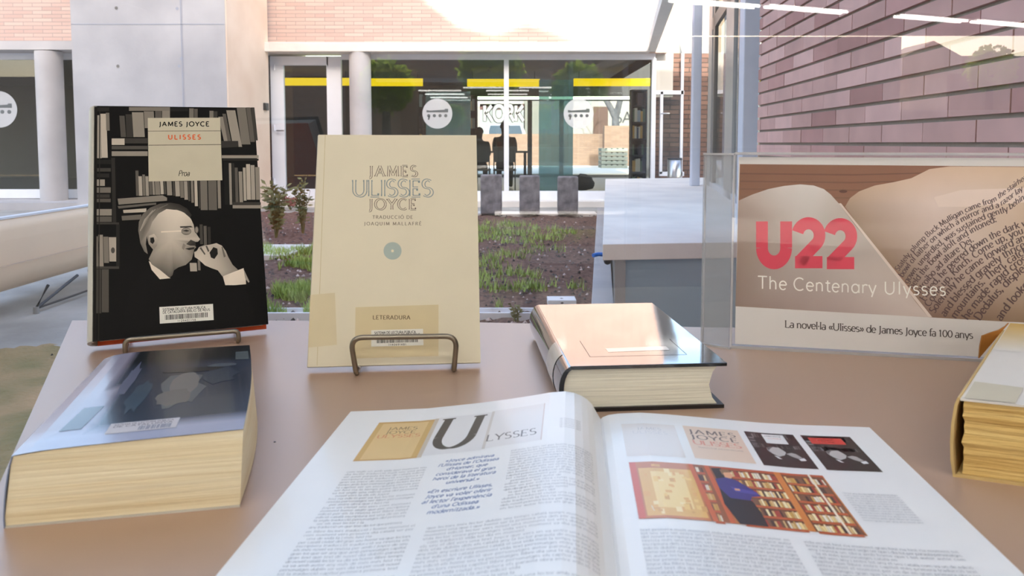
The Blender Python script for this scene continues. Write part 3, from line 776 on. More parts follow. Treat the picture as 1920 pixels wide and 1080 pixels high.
b = MB(); b.sweep([[spine_pt(k / 8, j / NV) for k in range(9)] + [spine_pt(k / 8, j / NV) + (FR - FL) * .006 for k in range(8, -1, -1)] for j in range(NV + 1)]); b.build('spine', mat('faded_blue_spine', (150, 156, 178), .35, coat=.5, scale=10, col2=(86, 98, 124)), bb)
b = MB(); b.hexa([FL, FR, BR, BL], [p + Vector((0, 0, .001)) for p in (FL, FR, BR, BL)]); b.build('back_cover', M['cover_grey'], bb)

# ---- black glossy hardcover lying flat
kb = thing('thick_hardcover', 'thick hardcover in a black glossy plastic jacket lying flat with white page edges', 'book', (.11, .69, TZ))
yw = R(4.6); kx = Vector((math.cos(yw), math.sin(yw), 0)); ky = Vector((-math.sin(yw), math.cos(yw), 0)); kz = Vector((0, 0, 1))
ko = Vector((.0443, .5779, TZ)); KW, KD, KH = .1285, .2263, .0375
b = MB(); b.obox(ko + kz * (KH - .003) + kx * .002, kx * KW, ky * KD, kz * .003)
b.build('front_cover', [M['cover_black']], kb, bevel=.0006)
b = MB(); b.obox(ko + kx * .004, kx * (KW - .004), ky * KD, kz * .003); b.build('back_cover', M['cover_black_edge'], kb)
sec = []
for k in range(13):
    a = math.pi / 2 + math.pi * k / 12
    sec.append((.004 + .011 * math.cos(a), KH / 2 + (KH / 2) * math.sin(a)))
sec += [(.006 + .009 * math.cos(math.pi * 1.5 - math.pi * k / 12), KH / 2 + (KH / 2 - .002) * math.sin(math.pi * 1.5 - math.pi * k / 12)) for k in range(13)]
b = MB(); b.sweep([[ko + kx * x + kz * z for x, z in sec], [ko + kx * x + kz * z + ky * KD for x, z in sec]]); sp_ = b.build('spine', M['cover_black'], kb)
b = MB()
a0, a1 = 7, 11
sec2 = [((.004 + .0114 * math.cos(math.pi / 2 + math.pi * k / 24)), KH / 2 + (KH / 2 + .0003) * math.sin(math.pi / 2 + math.pi * k / 24)) for k in range(2, 21)]
b.sweep([[ko + kx * x + kz * z + ky * y for x, z in sec2] for y in (.035, .075)], closed=False, caps=False); b.build('spine_label', mat('yellowed_spine_label', (196, 190, 176), .2, coat=.5, var=.08), kb)
b = MB()
psec = [(.004, .003), (KW - .005, .003), (KW - .009, .008), (KW - .012, KH / 2), (KW - .009, KH - .008), (KW - .005, KH - .003), (.004, KH - .003), (-.003, KH * .72), (-.005, KH / 2), (-.003, KH * .28)]
b.sweep([[ko + kx * x + kz * z + ky * y for x, z in psec] for y in (.003, KD - .003)]); ob = b.build('page_block', M['pages_cream'], kb)
b = MB(); lz = KH + .00015
pp = lambda u, v, e=0: ko + kx * (.002 + u * KW) + ky * (v * KD) + kz * (lz + e)
b.poly([pp(.3, .165), pp(.72, .175), (pp(.72, .225)), pp(.3, .215)], 0, (150, 144, 136)); b.build('small_label', mat('label_under_film', (214, 206, 196), .08, coat=.8, spec=.8), kb)
b = MB()
for (u0, v0, u1, v1) in ((.16, .11, .8, .1125), (.16, .11, .163, .33), (.80, .11, .803, .33)):
    b.poly([pp(u0, v0), pp(u1, v0), pp(u1, v1), pp(u0, v1)], 0, (70, 62, 58))
b.build('cover_rule', M['ink_gloss'], kb)

# ---- old yellowed book at the right edge
yb = thing('old_book', 'old yellowed book with a worn white cover at the right edge of the table', 'book', (.36, .56, TZ))
fx = Vector((math.cos(R(-20.5)), math.sin(R(-20.5)), 0)); sd = Vector((.638, .770, 0))
yo = Vector((.2862, .4637, TZ)); YW_, YD, YH = .135, .262, .0505
lean_ = Vector((.002, .004, 0))
nb = fx * YW_
P4 = lambda x, y, z: yo + fx * x + sd * y + Vector((0, 0, z)) + lean_ * (z / YH)
rough = random.Random(5)
b = MB()
NZ = 14
secs = []
for k in range(NZ + 1):
    z = .002 + (YH - .0035) * k / NZ; j = rough.uniform(-.0008, .0008)
    secs.append([P4(.003 + j, .002 + j, z), P4(YW_, .002 + j, z), P4(YW_, YD, z), P4(.003 + j, YD, z)])
b.sweep(secs, smooth=False); b.build('page_block', M['pages_old'], yb)
b = MB(); b.hexa([P4(.001, 0, YH - .0014), P4(YW_, 0, YH - .0014), P4(YW_, YD, YH - .0014), P4(.001, YD, YH - .0014)], [P4(.001, 0, YH), P4(YW_, 0, YH), P4(YW_, YD, YH), P4(.001, YD, YH)]); b.build('front_cover', M['cover_white'], yb)
b = MB()
for k in range(8):
    f0_, f1_ = k / 8, (k + 1) / 8; cc = lambda f: (226 - 14 * f, 220 - 46 * f, 212 - 112 * f)
    y0_, y1_ = YD * (.55 + .44 * f0_), YD * (.55 + .44 * f1_)
    b.poly([P4(.002, y0_, YH + .0002), P4(YW_ - .001, y0_, YH + .0002), P4(YW_ - .001, y1_, YH + .0002), P4(.002, y1_, YH + .0002)], 0, [cc(f0_), cc(f0_), cc(f1_), cc(f1_)])
b.build('yellowed_stain', M['ink_matte'], yb)
b = MB(); b.hexa([P4(0, 0, 0), P4(YW_, 0, 0), P4(YW_, YD, 0), P4(0, YD, 0)], [P4(0, 0, .0018), P4(YW_, 0, .0018), P4(YW_, YD, .0018), P4(0, YD, .0018)]); b.build('back_cover', M['spine_tan'], yb)
b = MB()
prf = [(-.0005, .0), (-.0022, .010), (-.0028, .022), (-.0024, .034), (-.001, .046), (.0006, YH + .0004)]
b.sweep([[P4(x - .0012, y, z) for x, z in prf] + [P4(x + .0006, y, z) for x, z in prf[::-1]] for y in (0, YD * .86)]); b.build('spine', M['spine_tan'], yb)
b = MB()
b.poly([P4(.003, .001, YH + .0004), P4(.031, .001, YH + .0004), P4(.032, .040, YH + .0004), P4(.003, .044, YH + .0004)], 0, (206, 197, 176)); b.build('tape_patch', M['ink_gloss'], yb)
b = MB()
fpts = [(1836, 672), (1838, 650), (1842, 630), (1858, 624), (1874, 619), (1886, 612), (1892, 606), (1880, 620)]
fp0 = P4(-.002, YD * .62, YH * .55); fn = Vector((-sd.y, sd.x, 0)); fn = (fn * -.35 + Vector((-.2, -1, 0))).normalized()
f1 = [onplane(x, y, P4(0, YD * .8, YH), fn) for x, y in fpts]
b.sweep([f1, [p - fn * .0015 for p in f1]], smooth=False); b.build('torn_flap', M['spine_brown'], yb)

# ------------------------------------------------------------------ acrylic sign with poster
sg = thing('sign_holder', 'clear acrylic sign holder showing the red U22 poster', 'sign', (.36, .74, TZ))
sx_ = Vector((math.cos(R(-11.7)), math.sin(R(-11.7)), 0)); sn = Vector((math.sin(R(-11.7)), -math.cos(R(-11.7)), 0))   # sn faces the viewer
so_ = Vector((.2294, .7618, TZ)); SW, SH = .335, .2035
b = MB(); b.obox(so_ + Vector((0, 0, .003)), sx_ * SW, -sn * .0025, (0, 0, SH - .003)); b.build('front_panel', M['acrylic'], sg)
b = MB(); b.obox(so_ + Vector((0, 0, .003)) - sn * .0042, sx_ * SW, -sn * .0025, (0, 0, SH - .003)); b.build('back_panel', M['acrylic'], sg)
lb = Vector((.2029, .7802, TZ)); ld = lb - so_
side_n = Vector((-ld.y, ld.x, 0)).normalized()
b = MB(); b.obox(so_ + ld * .06, ld * .94, side_n * .003, (0, 0, SH)); b.build('side_panel', M['acrylic_side'], sg)
b = MB()
for p, d in ((so_, .0022), (so_ + ld * .93, .0018)): b.obox(p - sx_ * .0015, sx_ * d, -sn * .005, (0, 0, SH))
b.obox(so_ + Vector((0, 0, SH - .0008)), sx_ * SW, -sn * .0065, (0, 0, .0028)); b.obox(so_ - sn * .001, sx_ * SW, -sn * .008, (0, 0, .003))
b.obox(so_ + Vector((0, 0, SH - .001)), ld, side_n * .004, (0, 0, .002)); b.obox(so_, ld, side_n * .004, (0, 0, .002))
b.build('edge_strip', M['acrylic_edge'], sg)
pp0 = so_ - sn * .0032
ps = tag(bpy.data.objects.new('poster', None), 'white landscape poster with a photograph of open book pages and red U22', 'poster')
C.objects.link(ps); ps.location = (.37, .735, TZ + .004)
b = MB()
b.obox(pp0 + sx_ * .004 + Vector((0, 0, .0045)), sx_ * .30, -sn * .0005, (0, 0, .196)); b.build('sheet', M['paper'], ps)
pl = Plane2(pp0, sn, 1300, 260, 2.3484)
b = MB()
def cl(pts, cols): quad(b, pl, pts, cols)
RT = 1620
cl([(205, 112), (RT, 124), (RT, 816), (1380, 806), (185, 738)], [(128, 88, 66), (140, 96, 76), (150, 120, 96), (150, 120, 96), (140, 100, 80)])
for k in range(5):                                  # grain of the board in the photograph
    y = 150 + 34 * k; cl([(206, y), (700, y + 6), (1050, y - 2), (1050, y + 3), (700, y + 13), (205, y + 7)], (112 + 4 * k, 76 + 4 * k, 58 + 3 * k))
ell(b, pl, 660, 232, 18, 7, (92, 60, 46))
# right-hand page of the photographed book
rp = [(668, 300), (690, 262), (730, 232), (800, 206), (880, 192), (960, 174), (1040, 134), (1130, 122), (RT, 126), (RT, 816), (1380, 806), (1030, 786), (950, 640), (800, 480)]
rc = [(160, 138, 118), (176, 152, 130), (186, 162, 140), (196, 172, 150), (202, 178, 158), (206, 182, 162), (206, 180, 160), (204, 178, 156), (200, 176, 150), (150, 124, 96), (140, 114, 92), (126, 98, 84), (134, 110, 92), (146, 122, 102)]
pl.up()
for i in range(len(rp)):
    j = (i + 1) % len(rp)
    b.poly([pl(*rp[i]), pl(*rp[j]), pl(1060, 290)], 0, [rc[i], rc[j], (210, 192, 184)])
cl([(1060, 258), (1180, 226), (RT, 210), (RT, 268), (1200, 300), (1080, 300)], (216, 198, 188))
# left-hand page
lp = [(201, 272), (260, 246), (330, 222), (400, 208), (470, 201), (530, 206), (575, 222), (605, 246), (640, 285), (720, 390), (830, 520), (900, 610), (980, 720), (1035, 786), (700, 768), (185, 738), (193, 500)]
lc = [(168, 150, 140), (186, 172, 164), (196, 186, 180), (204, 196, 192), (208, 202, 198), (208, 202, 198), (204, 196, 192), (196, 188, 182), (190, 180, 174), (182, 172, 164), (178, 166, 160), (186, 172, 164), (192, 178, 172), (196, 182, 176), (172, 156, 152), (140, 120, 110), (146, 126, 114)]
pl.up()
for i in range(len(lp)):
    j = (i + 1) % len(lp)
    b.poly([pl(*lp[i]), pl(*lp[j]), pl(520, 500)], 0, [lc[i], lc[j], (176, 166, 160)])
cl([(640, 285), (650, 284), (900, 596), (1052, 786), (1035, 786), (880, 590)], (206, 192, 184))
pl.up(2e-5)
PX = lambda x, y: pl(x, -y)
# printed lines that follow the curl of the photographed page
lines = ['Stately, plump Buck Mulligan came from the stairhead,', 'bowl of lather on which a mirror and a razor lay crossed.', 'gown, ungirdled, was sustained gently behind him by the mild', 'held the bowl aloft and intoned:', 'Introibo ad altare Dei.', 'Halted, he peered down the dark winding stairs', 'Come up, Kinch. Come up, you fearful', 'Solemnly he came forward and mounted', 'and blessed gravely thrice the tower,', 'mountains. Then, catching sight of', 'he made rapid crosses in the air,', 'Dedalus, displeased and sleepy', 'and looked coldly at']
starts = [(905, 585), (922, 612), (944, 640), (968, 664), (996, 690), (1018, 716), (1040, 742), (1062, 772), (1110, 786), (1156, 795), (1208, 800), (1262, 803), (1356, 805)]
for i, (s, (x0, y0)) in enumerate(zip(lines, starts)):
    sz = 34 + 1.6 * i
    def cxf(x, y, x0=x0, y0=y0, i=i):
        t = x
        # heading starts steep and flattens as the page rolls over
        L0 = 235 + 5 * i
        a0, a1 = R(58), R(14)
        a = a0 + (a1 - a0) * min(1, t / (L0 * 2.2))
        am = a0 + (a1 - a0) * min(1, t / (L0 * 2.2)) * .5
        px = x0 + t * math.cos(am); py = y0 - t * math.sin(am)
        px += -math.sin(a) * y; py += -math.cos(a) * y
        return pl(min(px, RT), py)
    text(b, s, 0, 0, sz, cxf, (84, 62, 62), thick=.14, thin=.06, serif=.07, sx=.92, seg=12)
pl.up(2e-5)
text(b, 'U', 280, -545, 258, PX, (206, 62, 84), thick=.235, sx=.86, seg=36)
text(b, '2', 440, -552, 268, PX, (206, 62, 84), thick=.20, sx=.96, seg=36)
text(b, '2', 580, -556, 268, PX, (206, 62, 84), thick=.20, sx=.96, seg=36)
pl.up()
text(b, 'The Centen\u0251ry', 282, 0, 78, lambda x, y: pl(x, 660 + (x - 282) * .043 - y), (232, 228, 222), thick=.075, width=525, seg=24)
text(b, 'Ulysses', 838, 0, 78, lambda x, y: pl(x, 684 + (x - 838) * .025 - y), (232, 228, 222), thick=.075, width=275, seg=24)
text(b, 'La novel\u00b7la «Ulisses» de James Joyce fa 100 anys', 402, 0, 45, lambda x, y: pl(x, 831 + (x - 402) * .060 - y), (70, 62, 60), thick=.11, thin=.065, serif=.075, width=830, seg=16)
b.build('printed_picture', M['ink_poster'], ps)

# ------------------------------------------------------------------ open magazine
mg = thing('open_magazine', 'open white magazine showing book covers, a library photo and columns of text', 'magazine', (.06, .45, TZ))
MG = Vector((.0672, .5485, TZ)); mv = Vector((-.08, -1, 0)).normalized(); mu = Vector((-mv.y, mv.x, 0))
LS = [0, .0033, .0065, .0105, .0146, .02, .0267, .038, .051, .07, .092, .133, .1746, .1935]; LZ = [.006, .0116, .0173, .0212, .0237, .0258, .0268, .0256, .0230, .0195, .0159, .0104, .0074, .0062]
RS = [0, .0016, .006, .0136, .0296, .05, .07, .117, .148, .17, .197]; RZ = [.006, .0075, .0094, .0107, .0119, .0112, .0099, .0069, .006, .006, .0058]
def mprof(u): return float(np.interp(-u, LS, LZ)) if u < 0 else float(np.interp(u, RS, RZ))
def mp(u, v, e=0):
    return MG + mu * u + mv * v + Vector((0, 0, mprof(u) + e))
def page(us, name, side):
    b = MB()
    vs_ = [0, .06, .12, .18, .24, .285]
    for i in range(len(us) - 1):
        for j in range(len(vs_) - 1):
            q = [mp(us[i], vs_[j]), mp(us[i + 1], vs_[j]), mp(us[i + 1], vs_[j + 1]), mp(us[i], vs_[j + 1])]
            b.poly(q[::-1], 0, (235, 235, 235), True)
    # the leaves beneath
    u0, u1 = us[0], us[-1]
    base = lambda u, v: MG + mu * u + mv * v + Vector((0, 0, .0006))
    for v in (0, .285):
        b.poly([mp(u, v) for u in us] + [base(u1, v), base(u0, v)], 0, (225, 225, 222))
    ou = u0 if side < 0 else u1
    b.poly([mp(ou, 0), mp(ou, .285), base(ou, .285), base(ou, 0)], 0, (222, 222, 220))
    return b, name
mm = .001
lift = [4e-5]
def mup(d=6e-6): lift[0] += d
def pquad(b, u0, v0, u1, v1, col, n=10, mat=0, cols=None, d=4e-6):
    """rectangle of print in millimetres that follows the page"""
    mup(d)
    cuts = sorted({u0 + (u1 - u0) * i / n for i in range(n + 1)} | {k * 1000 for k in [-q for q in LS] + RS if u0 + .2 < k * 1000 < u1 - .2})
    for a, c_ in zip(cuts[:-1], cuts[1:]):
        b.poly([mp(a * mm, v1 * mm, lift[0]), mp(c_ * mm, v1 * mm, lift[0]), mp(c_ * mm, v0 * mm, lift[0]), mp(a * mm, v0 * mm, lift[0])], mat, cols or col)
def ppoly(b, pts, col):
    mup(); b.poly([mp(u * mm, v * mm, lift[0]) for u, v in pts][::-1], 0, col[::-1] if isinstance(col, list) else col)
MT = lambda x, y: mp(x * mm, -y * mm, lift[0])
words = 'la novel de Joyce va ser una obra que en el seu moment els lectors i la revista del llibre temps personatges dublín any primera edició per dels amb un dia ciutat vida gran autor com tot text català traducció lector escriptura capítol vers paraula història home més entre segle molt'.split()
wr = random.Random(11)
def column(b, u0, u1, v0, v1, step=3.55, size=3.3, col=(174, 175, 179), skip=None, indent=True):
    v = v0; k = 0
    while v < v1:
        a, c_ = (u0, u1) if not skip else skip(v, u0, u1)
        if c_ - a > 6:
            s = ''; tgt = c_ - a
            short = wr.random() < .08
            while text_width(s, size, 0, .92) < tgt * (.5 if short else .93): s += ' ' + wr.choice(words) if s else wr.choice(words)
            x = a + (3 if short and indent else 0)
            text(b, s, x, -v, size, MT, col, thick=.095, thin=.055, serif=0, sx=.92, width=None if short else tgt, seg=7)
        v += step
b, nm = page([-s for s in LS[::-1]], 'left_page', -1)
# heading pictures
for i, (u0, u1) in enumerate(((-164, -160), (-160, -126), (-126, -122))): pquad(b, u0, 26, u1, 93, (206, 168, 104) if i != 1 else (222, 190, 134), 4)
pquad(b, -164, 26, -122, 29, (200, 156, 92)); pquad(b, -164, 91, -122, 93, (196, 152, 92))
pquad(b, -122, 25, -119, 93, (196, 184, 168), 2)
pquad(b, -119, 24, -80, 91, (222, 221, 222), 10); pquad(b, -80, 23, -78, 90, (206, 200, 194), 2); pquad(b, -78, 22, -42, 89, (226, 224, 224), 10); pquad(b, -42, 22, -41.3, 89, (206, 190, 184), 1)
mup()
text(b, 'JAMES', -143, -42, 7.5, MT, (150, 120, 82), thick=.11, thin=.05, serif=.06, align='c'); text(b, 'JOYCE', -143, -49, 7.5, MT, (150, 120, 82), thick=.11, thin=.05, serif=.06, align='c'); text(b, 'ULYSSES', -143, -56, 8, MT, (212, 132, 92), thick=.11, thin=.05, serif=.06, align='c')
text(b, 'U', -119, -82, 78, MT, (52, 50, 52), thick=.13, thin=.03, serif=.1, sx=.62, seg=40, slant=.06)
text(b, 'LYSSES', -79, -78, 15, MT, (92, 86, 86), thick=.09, thin=.04, serif=.07, width=34)
for k in range(6): text(b, 'la revista del', -30, -(56 + 3.0 * k), 2.6, MT, (168, 168, 170), thick=.1, seg=6, width=14)
# blue pull quote
for k, s in enumerate(('«Joyce admirava', "l'Ulisses de l'Odissea", "d'Homer, que", 'considerava el gran', 'heroi de la literatura', 'universal.»')):
    text(b, s, -86, -(104 + 6.2 * k), 5.6, MT, (128, 148, 188), thick=.12, slant=.2, align='c', seg=10, sx=.8)
for k, s in enumerate(('«En escriure Ulisses,', 'Joyce va voler oferir', "al lector l'experiència", "d'una Odissea", 'modernitzada.»')):
    text(b, s, -86, -(145 + 6.2 * k), 5.6, MT, (128, 148, 188), thick=.12, slant=.2, align='c', seg=10, sx=.8)
column(b, -163, -112, 110, 178, skip=lambda v, a, c_: (a, c_))
column(b, -163, -104, 182, 282)
column(b, -60, -9, 100, 178)
column(b, -97, -9, 186, 282)
b.build('left_page', M['ink_page'], mg)
b, nm = page(RS, 'right_page', 1)
pquad(b, 14, 21.5, 52, 77, (222, 214, 208), 8); pquad(b, 58, 20.5, 97, 76, (228, 204, 184), 8)
text(b, 'JAMES', 33, -33, 6, MT, (190, 184, 182), thick=.08, align='c', seg=8); text(b, 'ULISSES', 33, -40, 7, MT, (206, 200, 198), thick=.08, align='c', seg=8)
mup()
for s, v, sz, c_ in (('JAMES', 34, 10.5, (118, 98, 92)), ('JOYCE', 43.5, 10.5, (118, 98, 92)), ('ULISSES', 53, 10.5, (222, 150, 130))):
    text(b, s, 60.5, -v, sz, MT, c_, thick=.12, thin=.05, serif=.06, width=33, seg=14)
text(b, 'TRADUCCIÓ DE JOAQUIM MALLAFRÈ', 63, -58.5, 2.6, MT, (170, 150, 138), thick=.1, width=30, seg=6)
for u0, lab in ((101.5, (230, 230, 230)), (141, (214, 62, 52))):
    U1 = u0 + 34.5
    pquad(b, u0, 20.5, U1, 77, (22, 21, 22), 4)
    r_ = random.Random(4)
    for row in ((22, 30), (40, 47)):
        x = u0 + 1
        while x < U1 - 2:
            w = r_.uniform(.8, 1.8); g = r_.choice((60, 96, 130, 40))
            pquad(b, x, row[0] + r_.uniform(0, 2), x + w, row[1], (g, g, g), 1, d=0); x += w + .4
    for k in range(4): pquad(b, u0 + .6, 30 + 5 * k, u0 + 4.5, 33 + 5 * k, (120 - 12 * k,) * 3, 1)
    if lab[1] > 200: pquad(b, u0 + 11.5, 23, u0 + 26.5, 39, lab, 2)
    else: pquad(b, u0 + 4, 24.5, u0 + 27, 35, lab, 2)
    text(b, 'JAMES JOYCE', u0 + (12.5 if lab[1] > 200 else 9), -27 if lab[1] > 200 else -28.5, 2.2, MT, (70, 66, 66) if lab[1] > 200 else (240, 190, 180), thick=.12, width=12, seg=6)
    text(b, 'ULISSES', u0 + (14.5 if lab[1] > 200 else 11), -31 if lab[1] > 200 else -32.5, 2.2, MT, (222, 110, 70) if lab[1] > 200 else (250, 214, 206), thick=.12, width=9, seg=6)
    ppoly(b, [(u0 + 9, 47), (u0 + 13, 44.5), (u0 + 17.5, 45.5), (u0 + 19.5, 50), (u0 + 20.5, 53.5), (u0 + 18.5, 58), (u0 + 14, 61), (u0 + 11, 57), (u0 + 9, 52)], (186, 184, 182))
    ppoly(b, [(u0 + 9, 47), (u0 + 13, 44.5), (u0 + 17.5, 45.5), (u0 + 13, 46.5), (u0 + 10.5, 50), (u0 + 9.6, 53)], (96, 94, 94))
    ppoly(b, [(u0 + 20, 55.5), (u0 + 24, 53.5), (u0 + 26.5, 55), (u0 + 29, 61), (u0 + 26, 62.5), (u0 + 23, 60)], (168, 166, 164))
    ppoly(b, [(u0 + 26, 63), (u0 + 30, 61), (u0 + 30.6, 65), (u0 + 26.8, 66)], (228, 228, 228))
    ppoly(b, [(u0 + 11, 60), (u0 + 13, 61), (u0 + 15, 65), (u0 + 13, 64.5)], (226, 226, 226))
# photograph of a person in a library aisle
U0, U1, V0, V1 = 14.5, 135, 86.5, 158
pquad(b, U0, V0, U1, V1, (196, 120, 62), 16)
pquad(b, U0, V0, U0 + 4, V1, (206, 92, 52), 1)
pquad(b, U0 + 5, V0 + 9, U0 + 38, V1 - 3, (226, 178, 96), 8); pquad(b, U0 + 12, V0 + 14, U0 + 32, V1 - 12, (240, 208, 132), 6)
r_ = random.Random(8)
for k in range(40):
    x, v = r_.uniform(U0 + 5, U0 + 40), r_.uniform(V0 + 3, V1 - 8)
    pquad(b, x, v, x + r_.uniform(1.5, 4), v + r_.uniform(2, 7), r_.choice(((246, 222, 160), (214, 160, 84), (236, 196, 110), (226, 170, 90))), 1, d=1e-6)
ppoly(b, [(U0 + 8, V1 - 14), (U0 + 40, V1 - 34), (U0 + 41, V1 - 31), (U0 + 9, V1 - 8)], (246, 232, 190))
def shelves(x0, x1, tops, tilt=0):
    mup()
    for k, v in enumerate(tops):
        x = x0
        while x < x1 - .6:
            w = r_.uniform(.8, 1.9); h = r_.uniform(6, 8.2)
            pquad(b, x, v + 8.6 - h + tilt * (x - x0), min(x + w, x1), v + 8.6 + tilt * (x - x0), r_.choice(((236, 206, 140), (214, 180, 120), (170, 60, 44), (74, 52, 44), (228, 220, 200), (206, 158, 78), (122, 84, 60), (240, 226, 180))), 1, d=0); x += w + .15
        pquad(b, x0, v + 8.8, x1, v + 11.2, (196, 92, 46), 2, d=0)
pquad(b, U0 + 39, V0, U0 + 52, V1, (150, 86, 46), 3); shelves(U0 + 41, U0 + 46, [V0 + 2 + 12 * k for k in range(6)])
ppoly(b, [(U0 + 37, V0), (U0 + 40, V0), (U0 + 43, V1), (U0 + 40, V1)], (206, 104, 54)); ppoly(b, [(U0 + 47, V0), (U0 + 50, V0), (U0 + 52, V1), (U0 + 49, V1)], (204, 98, 50))
pquad(b, U0 + 56, V0, U0 + 91, V1, (110, 64, 40), 4); shelves(U0 + 57, U0 + 90, [V0 + 4 + 11.6 * k for k in range(6)]); pquad(b, U0 + 51, V0, U1, V0 + 3.6, (186, 84, 44), 6)
pquad(b, U0 + 90, V0, U0 + 94, V1, (214, 130, 60), 2)
pquad(b, U0 + 94, V0 + 3, U1 - 1, V1, (126, 74, 44), 4); shelves(U0 + 95, U1 - 2, [V0 + 5 + 11.4 * k for k in range(6)])
pquad(b, U0 + 111, V0, U0 + 112.4, V1, (238, 226, 204), 1)
ppoly(b, [(U0 + 51, V0 + 3), (U0 + 57, V0 + 2), (U0 + 62, V0 + 14), (U0 + 60, V0 + 24), (U0 + 52, V0 + 22)], (38, 26, 24))
ppoly(b, [(U0 + 57, V0 + 6), (U0 + 61.5, V0 + 5.5), (U0 + 63, V0 + 11), (U0 + 61, V0 + 16), (U0 + 57.5, V0 + 15)], (226, 168, 128))
ppoly(b, [(U0 + 56, V0 + 4), (U0 + 61, V0 + 3), (U0 + 63, V0 + 7), (U0 + 58, V0 + 8), (U0 + 56.5, V0 + 12)], (150, 112, 74))
ppoly(b, [(U0 + 51, V0 + 18), (U0 + 58, V0 + 15), (U0 + 64, V0 + 18), (U0 + 72, V0 + 31), (U0 + 74, V0 + 36), (U0 + 68, V0 + 38), (U0 + 66, V0 + 44), (U0 + 54, V0 + 44), (U0 + 51, V0 + 34)], (54, 48, 128))
ppoly(b, [(U0 + 58, V0 + 27), (U0 + 72, V0 + 31), (U0 + 73, V0 + 35), (U0 + 60, V0 + 33)], (72, 66, 160))
ppoly(b, [(U0 + 60, V0 + 29), (U0 + 63, V0 + 29), (U0 + 63, V0 + 31.5), (U0 + 60, V0 + 31.5)], (226, 168, 128))
ppoly(b, [(U0 + 51, V0 + 30), (U0 + 55, V0 + 42), (U0 + 67, V0 + 43), (U0 + 69, V0 + 56), (U0 + 69, V1), (U0 + 54, V1), (U0 + 50, V0 + 50)], (24, 20, 26))
column(b, 139, 171, 110, 142, 2.9, 2.5, (186, 188, 192))
column(b, 14, 91, 171, 282); column(b, 98, 175, 171, 282)
b.build('right_page', M['ink_page'], mg)
b = MB()
b.hexa([MG + mu * u + mv * v for u, v in ((-.1925, .285), (.196, .285), (.196, 0), (-.1925, 0))], [MG + mu * u + mv * v + Vector((0, 0, .0006)) for u, v in ((-.1925, .285), (.196, .285), (.196, 0), (-.1925, 0))])
b.build('cover', M['cover_grey'], mg)
b = MB(); c0 = onz(515, 829, TZ); b.sweep([[c0 + Vector((.0008 * math.cos(k), .0008 * math.sin(k), z)) for k in range(6)] for z in (0, .0004)], smooth=False); tag(b.build('crumb', M['dark_steel'], base=c0), 'tiny dark crumb on the bare table beside the blue paperback', 'crumb')

# ------------------------------------------------------------------ courtyard ground
GZ = 0.0
def noise2(x, y, s=1.0):
    return (math.sin(x * 3.1 * s + 1.3) * math.cos(y * 2.7 * s - .4) + .5 * math.sin(x * 7.3 * s + y * 5.1 * s) + .25 * math.sin(x * 15.7 * s - y * 13.3 * s)) / 1.75
b = MB(); b.box(-16, 5, GY + .12, 11.7, -.3, -.03); tag(b.build('ground_paving', M['paving']), kind='structure')
def patch(name, mt, inside, x0, x1, y0, y1, st, amp, z0=0.0):
    b = MB(); nx, ny = int((x1 - x0) / st), int((y1 - y0) / st)
    V = [[Vector((x0 + st * i, y0 + st * j, z0 + amp * (noise2(x0 + st * i, y0 + st * j, 2.3) + rnd.uniform(-.5, .5)))) for i in range(nx + 1)] for j in range(ny + 1)]
    idx = {}
    vs_, fs = [], []
    def vi(i, j):
        if (i, j) not in idx: idx[i, j] = len(vs_); vs_.append(V[j][i])
        return idx[i, j]
    for j in range(ny):
        for i in range(nx):
            c_ = V[j][i]
            if inside(c_.x + st / 2, c_.y + st / 2): fs.append((vi(i, j), vi(i + 1, j), vi(i + 1, j + 1), vi(i, j + 1)))
    b.mesh(vs_, fs, 0, None, True)
    return tag(b.build(name, mt), kind='structure')
kl = lambda y: 1.02 + (y - 9.4) * .059 + .0                       # left side of the kerb beside the terrace
K0, K1 = onz(1119, 409, 0), onz(1109.5, 570, 0)
kerbx = lambda y: K1.x + (K0.x - K1.x) * (y - K1.y) / (K0.y - K1.y)
patch('ground_garden', M['soil'], lambda x, y: x < kerbx(y) + .05 and not (x < -.9 and y < 3.7) and (x > -2.2 if y < 6.8 else x > -3.95), -4.0, 1.3, 1.3, 10.4, .05, .022, -.005)
patch('ground_moss', M['moss'], lambda x, y: x < -.85 and y < 3.45 + .18 * noise2(x, 1) + .12 * (x + 2.5), -3.6, -.8, 1.25, 3.9, .04, .008, -.008)
b = MB()
w_ = Vector((.13, 0, 0))
b.hexa([(kerbx(2.5), 2.5, -.05), (kerbx(2.5) + .13, 2.5, -.05), (kerbx(10.6) + .13, 10.6, -.05), (kerbx(10.6), 10.6, -.05)], [(kerbx(2.5), 2.5, .035), (kerbx(2.5) + .13, 2.5, .035), (kerbx(10.6) + .13, 10.6, .035), (kerbx(10.6), 10.6, .035)])
tag(b.build('kerb_terrace', M['concrete'], bevel=.004), kind='structure')
b = MB(); b.box(-1.2, kerbx(9.9) - .01, 9.78, 10.12, -.05, .03); tag(b.build('kerb_garden', M['concrete_slab'], bevel=.004), kind='structure')
b = MB(); g0 = onz(520, 600, .02)
b.box(-1.62, .14, 4.0, 4.02, -.02, .035); b.box(-1.62, .14, 4.14, 4.155, -.02, .03); b.box(-1.62, .14, 4.02, 4.14, -.02, .006)
tag(b.build('garden_edging', M['white_frame'], base=(-.7, 4.05, 0)), 'low white metal edging rail along the near side of the garden', 'edging')
b = MB(); p = onz(525, 470, .02); b.hexa([p + Vector(q) for q in ((-.34, -.36, -.03), (.16, -.36, -.03), (.22, .3, -.03), (-.3, .3, -.03))], [p + Vector(q) for q in ((-.34, -.36, .015), (.16, -.36, .015), (.22, .3, .015), (-.3, .3, .015))])
tag(b.build('paving_slab', M['concrete_slab'], base=p, bevel=.004), 'single pale paving slab set into the grass behind the black hardcover', 'paving slab')
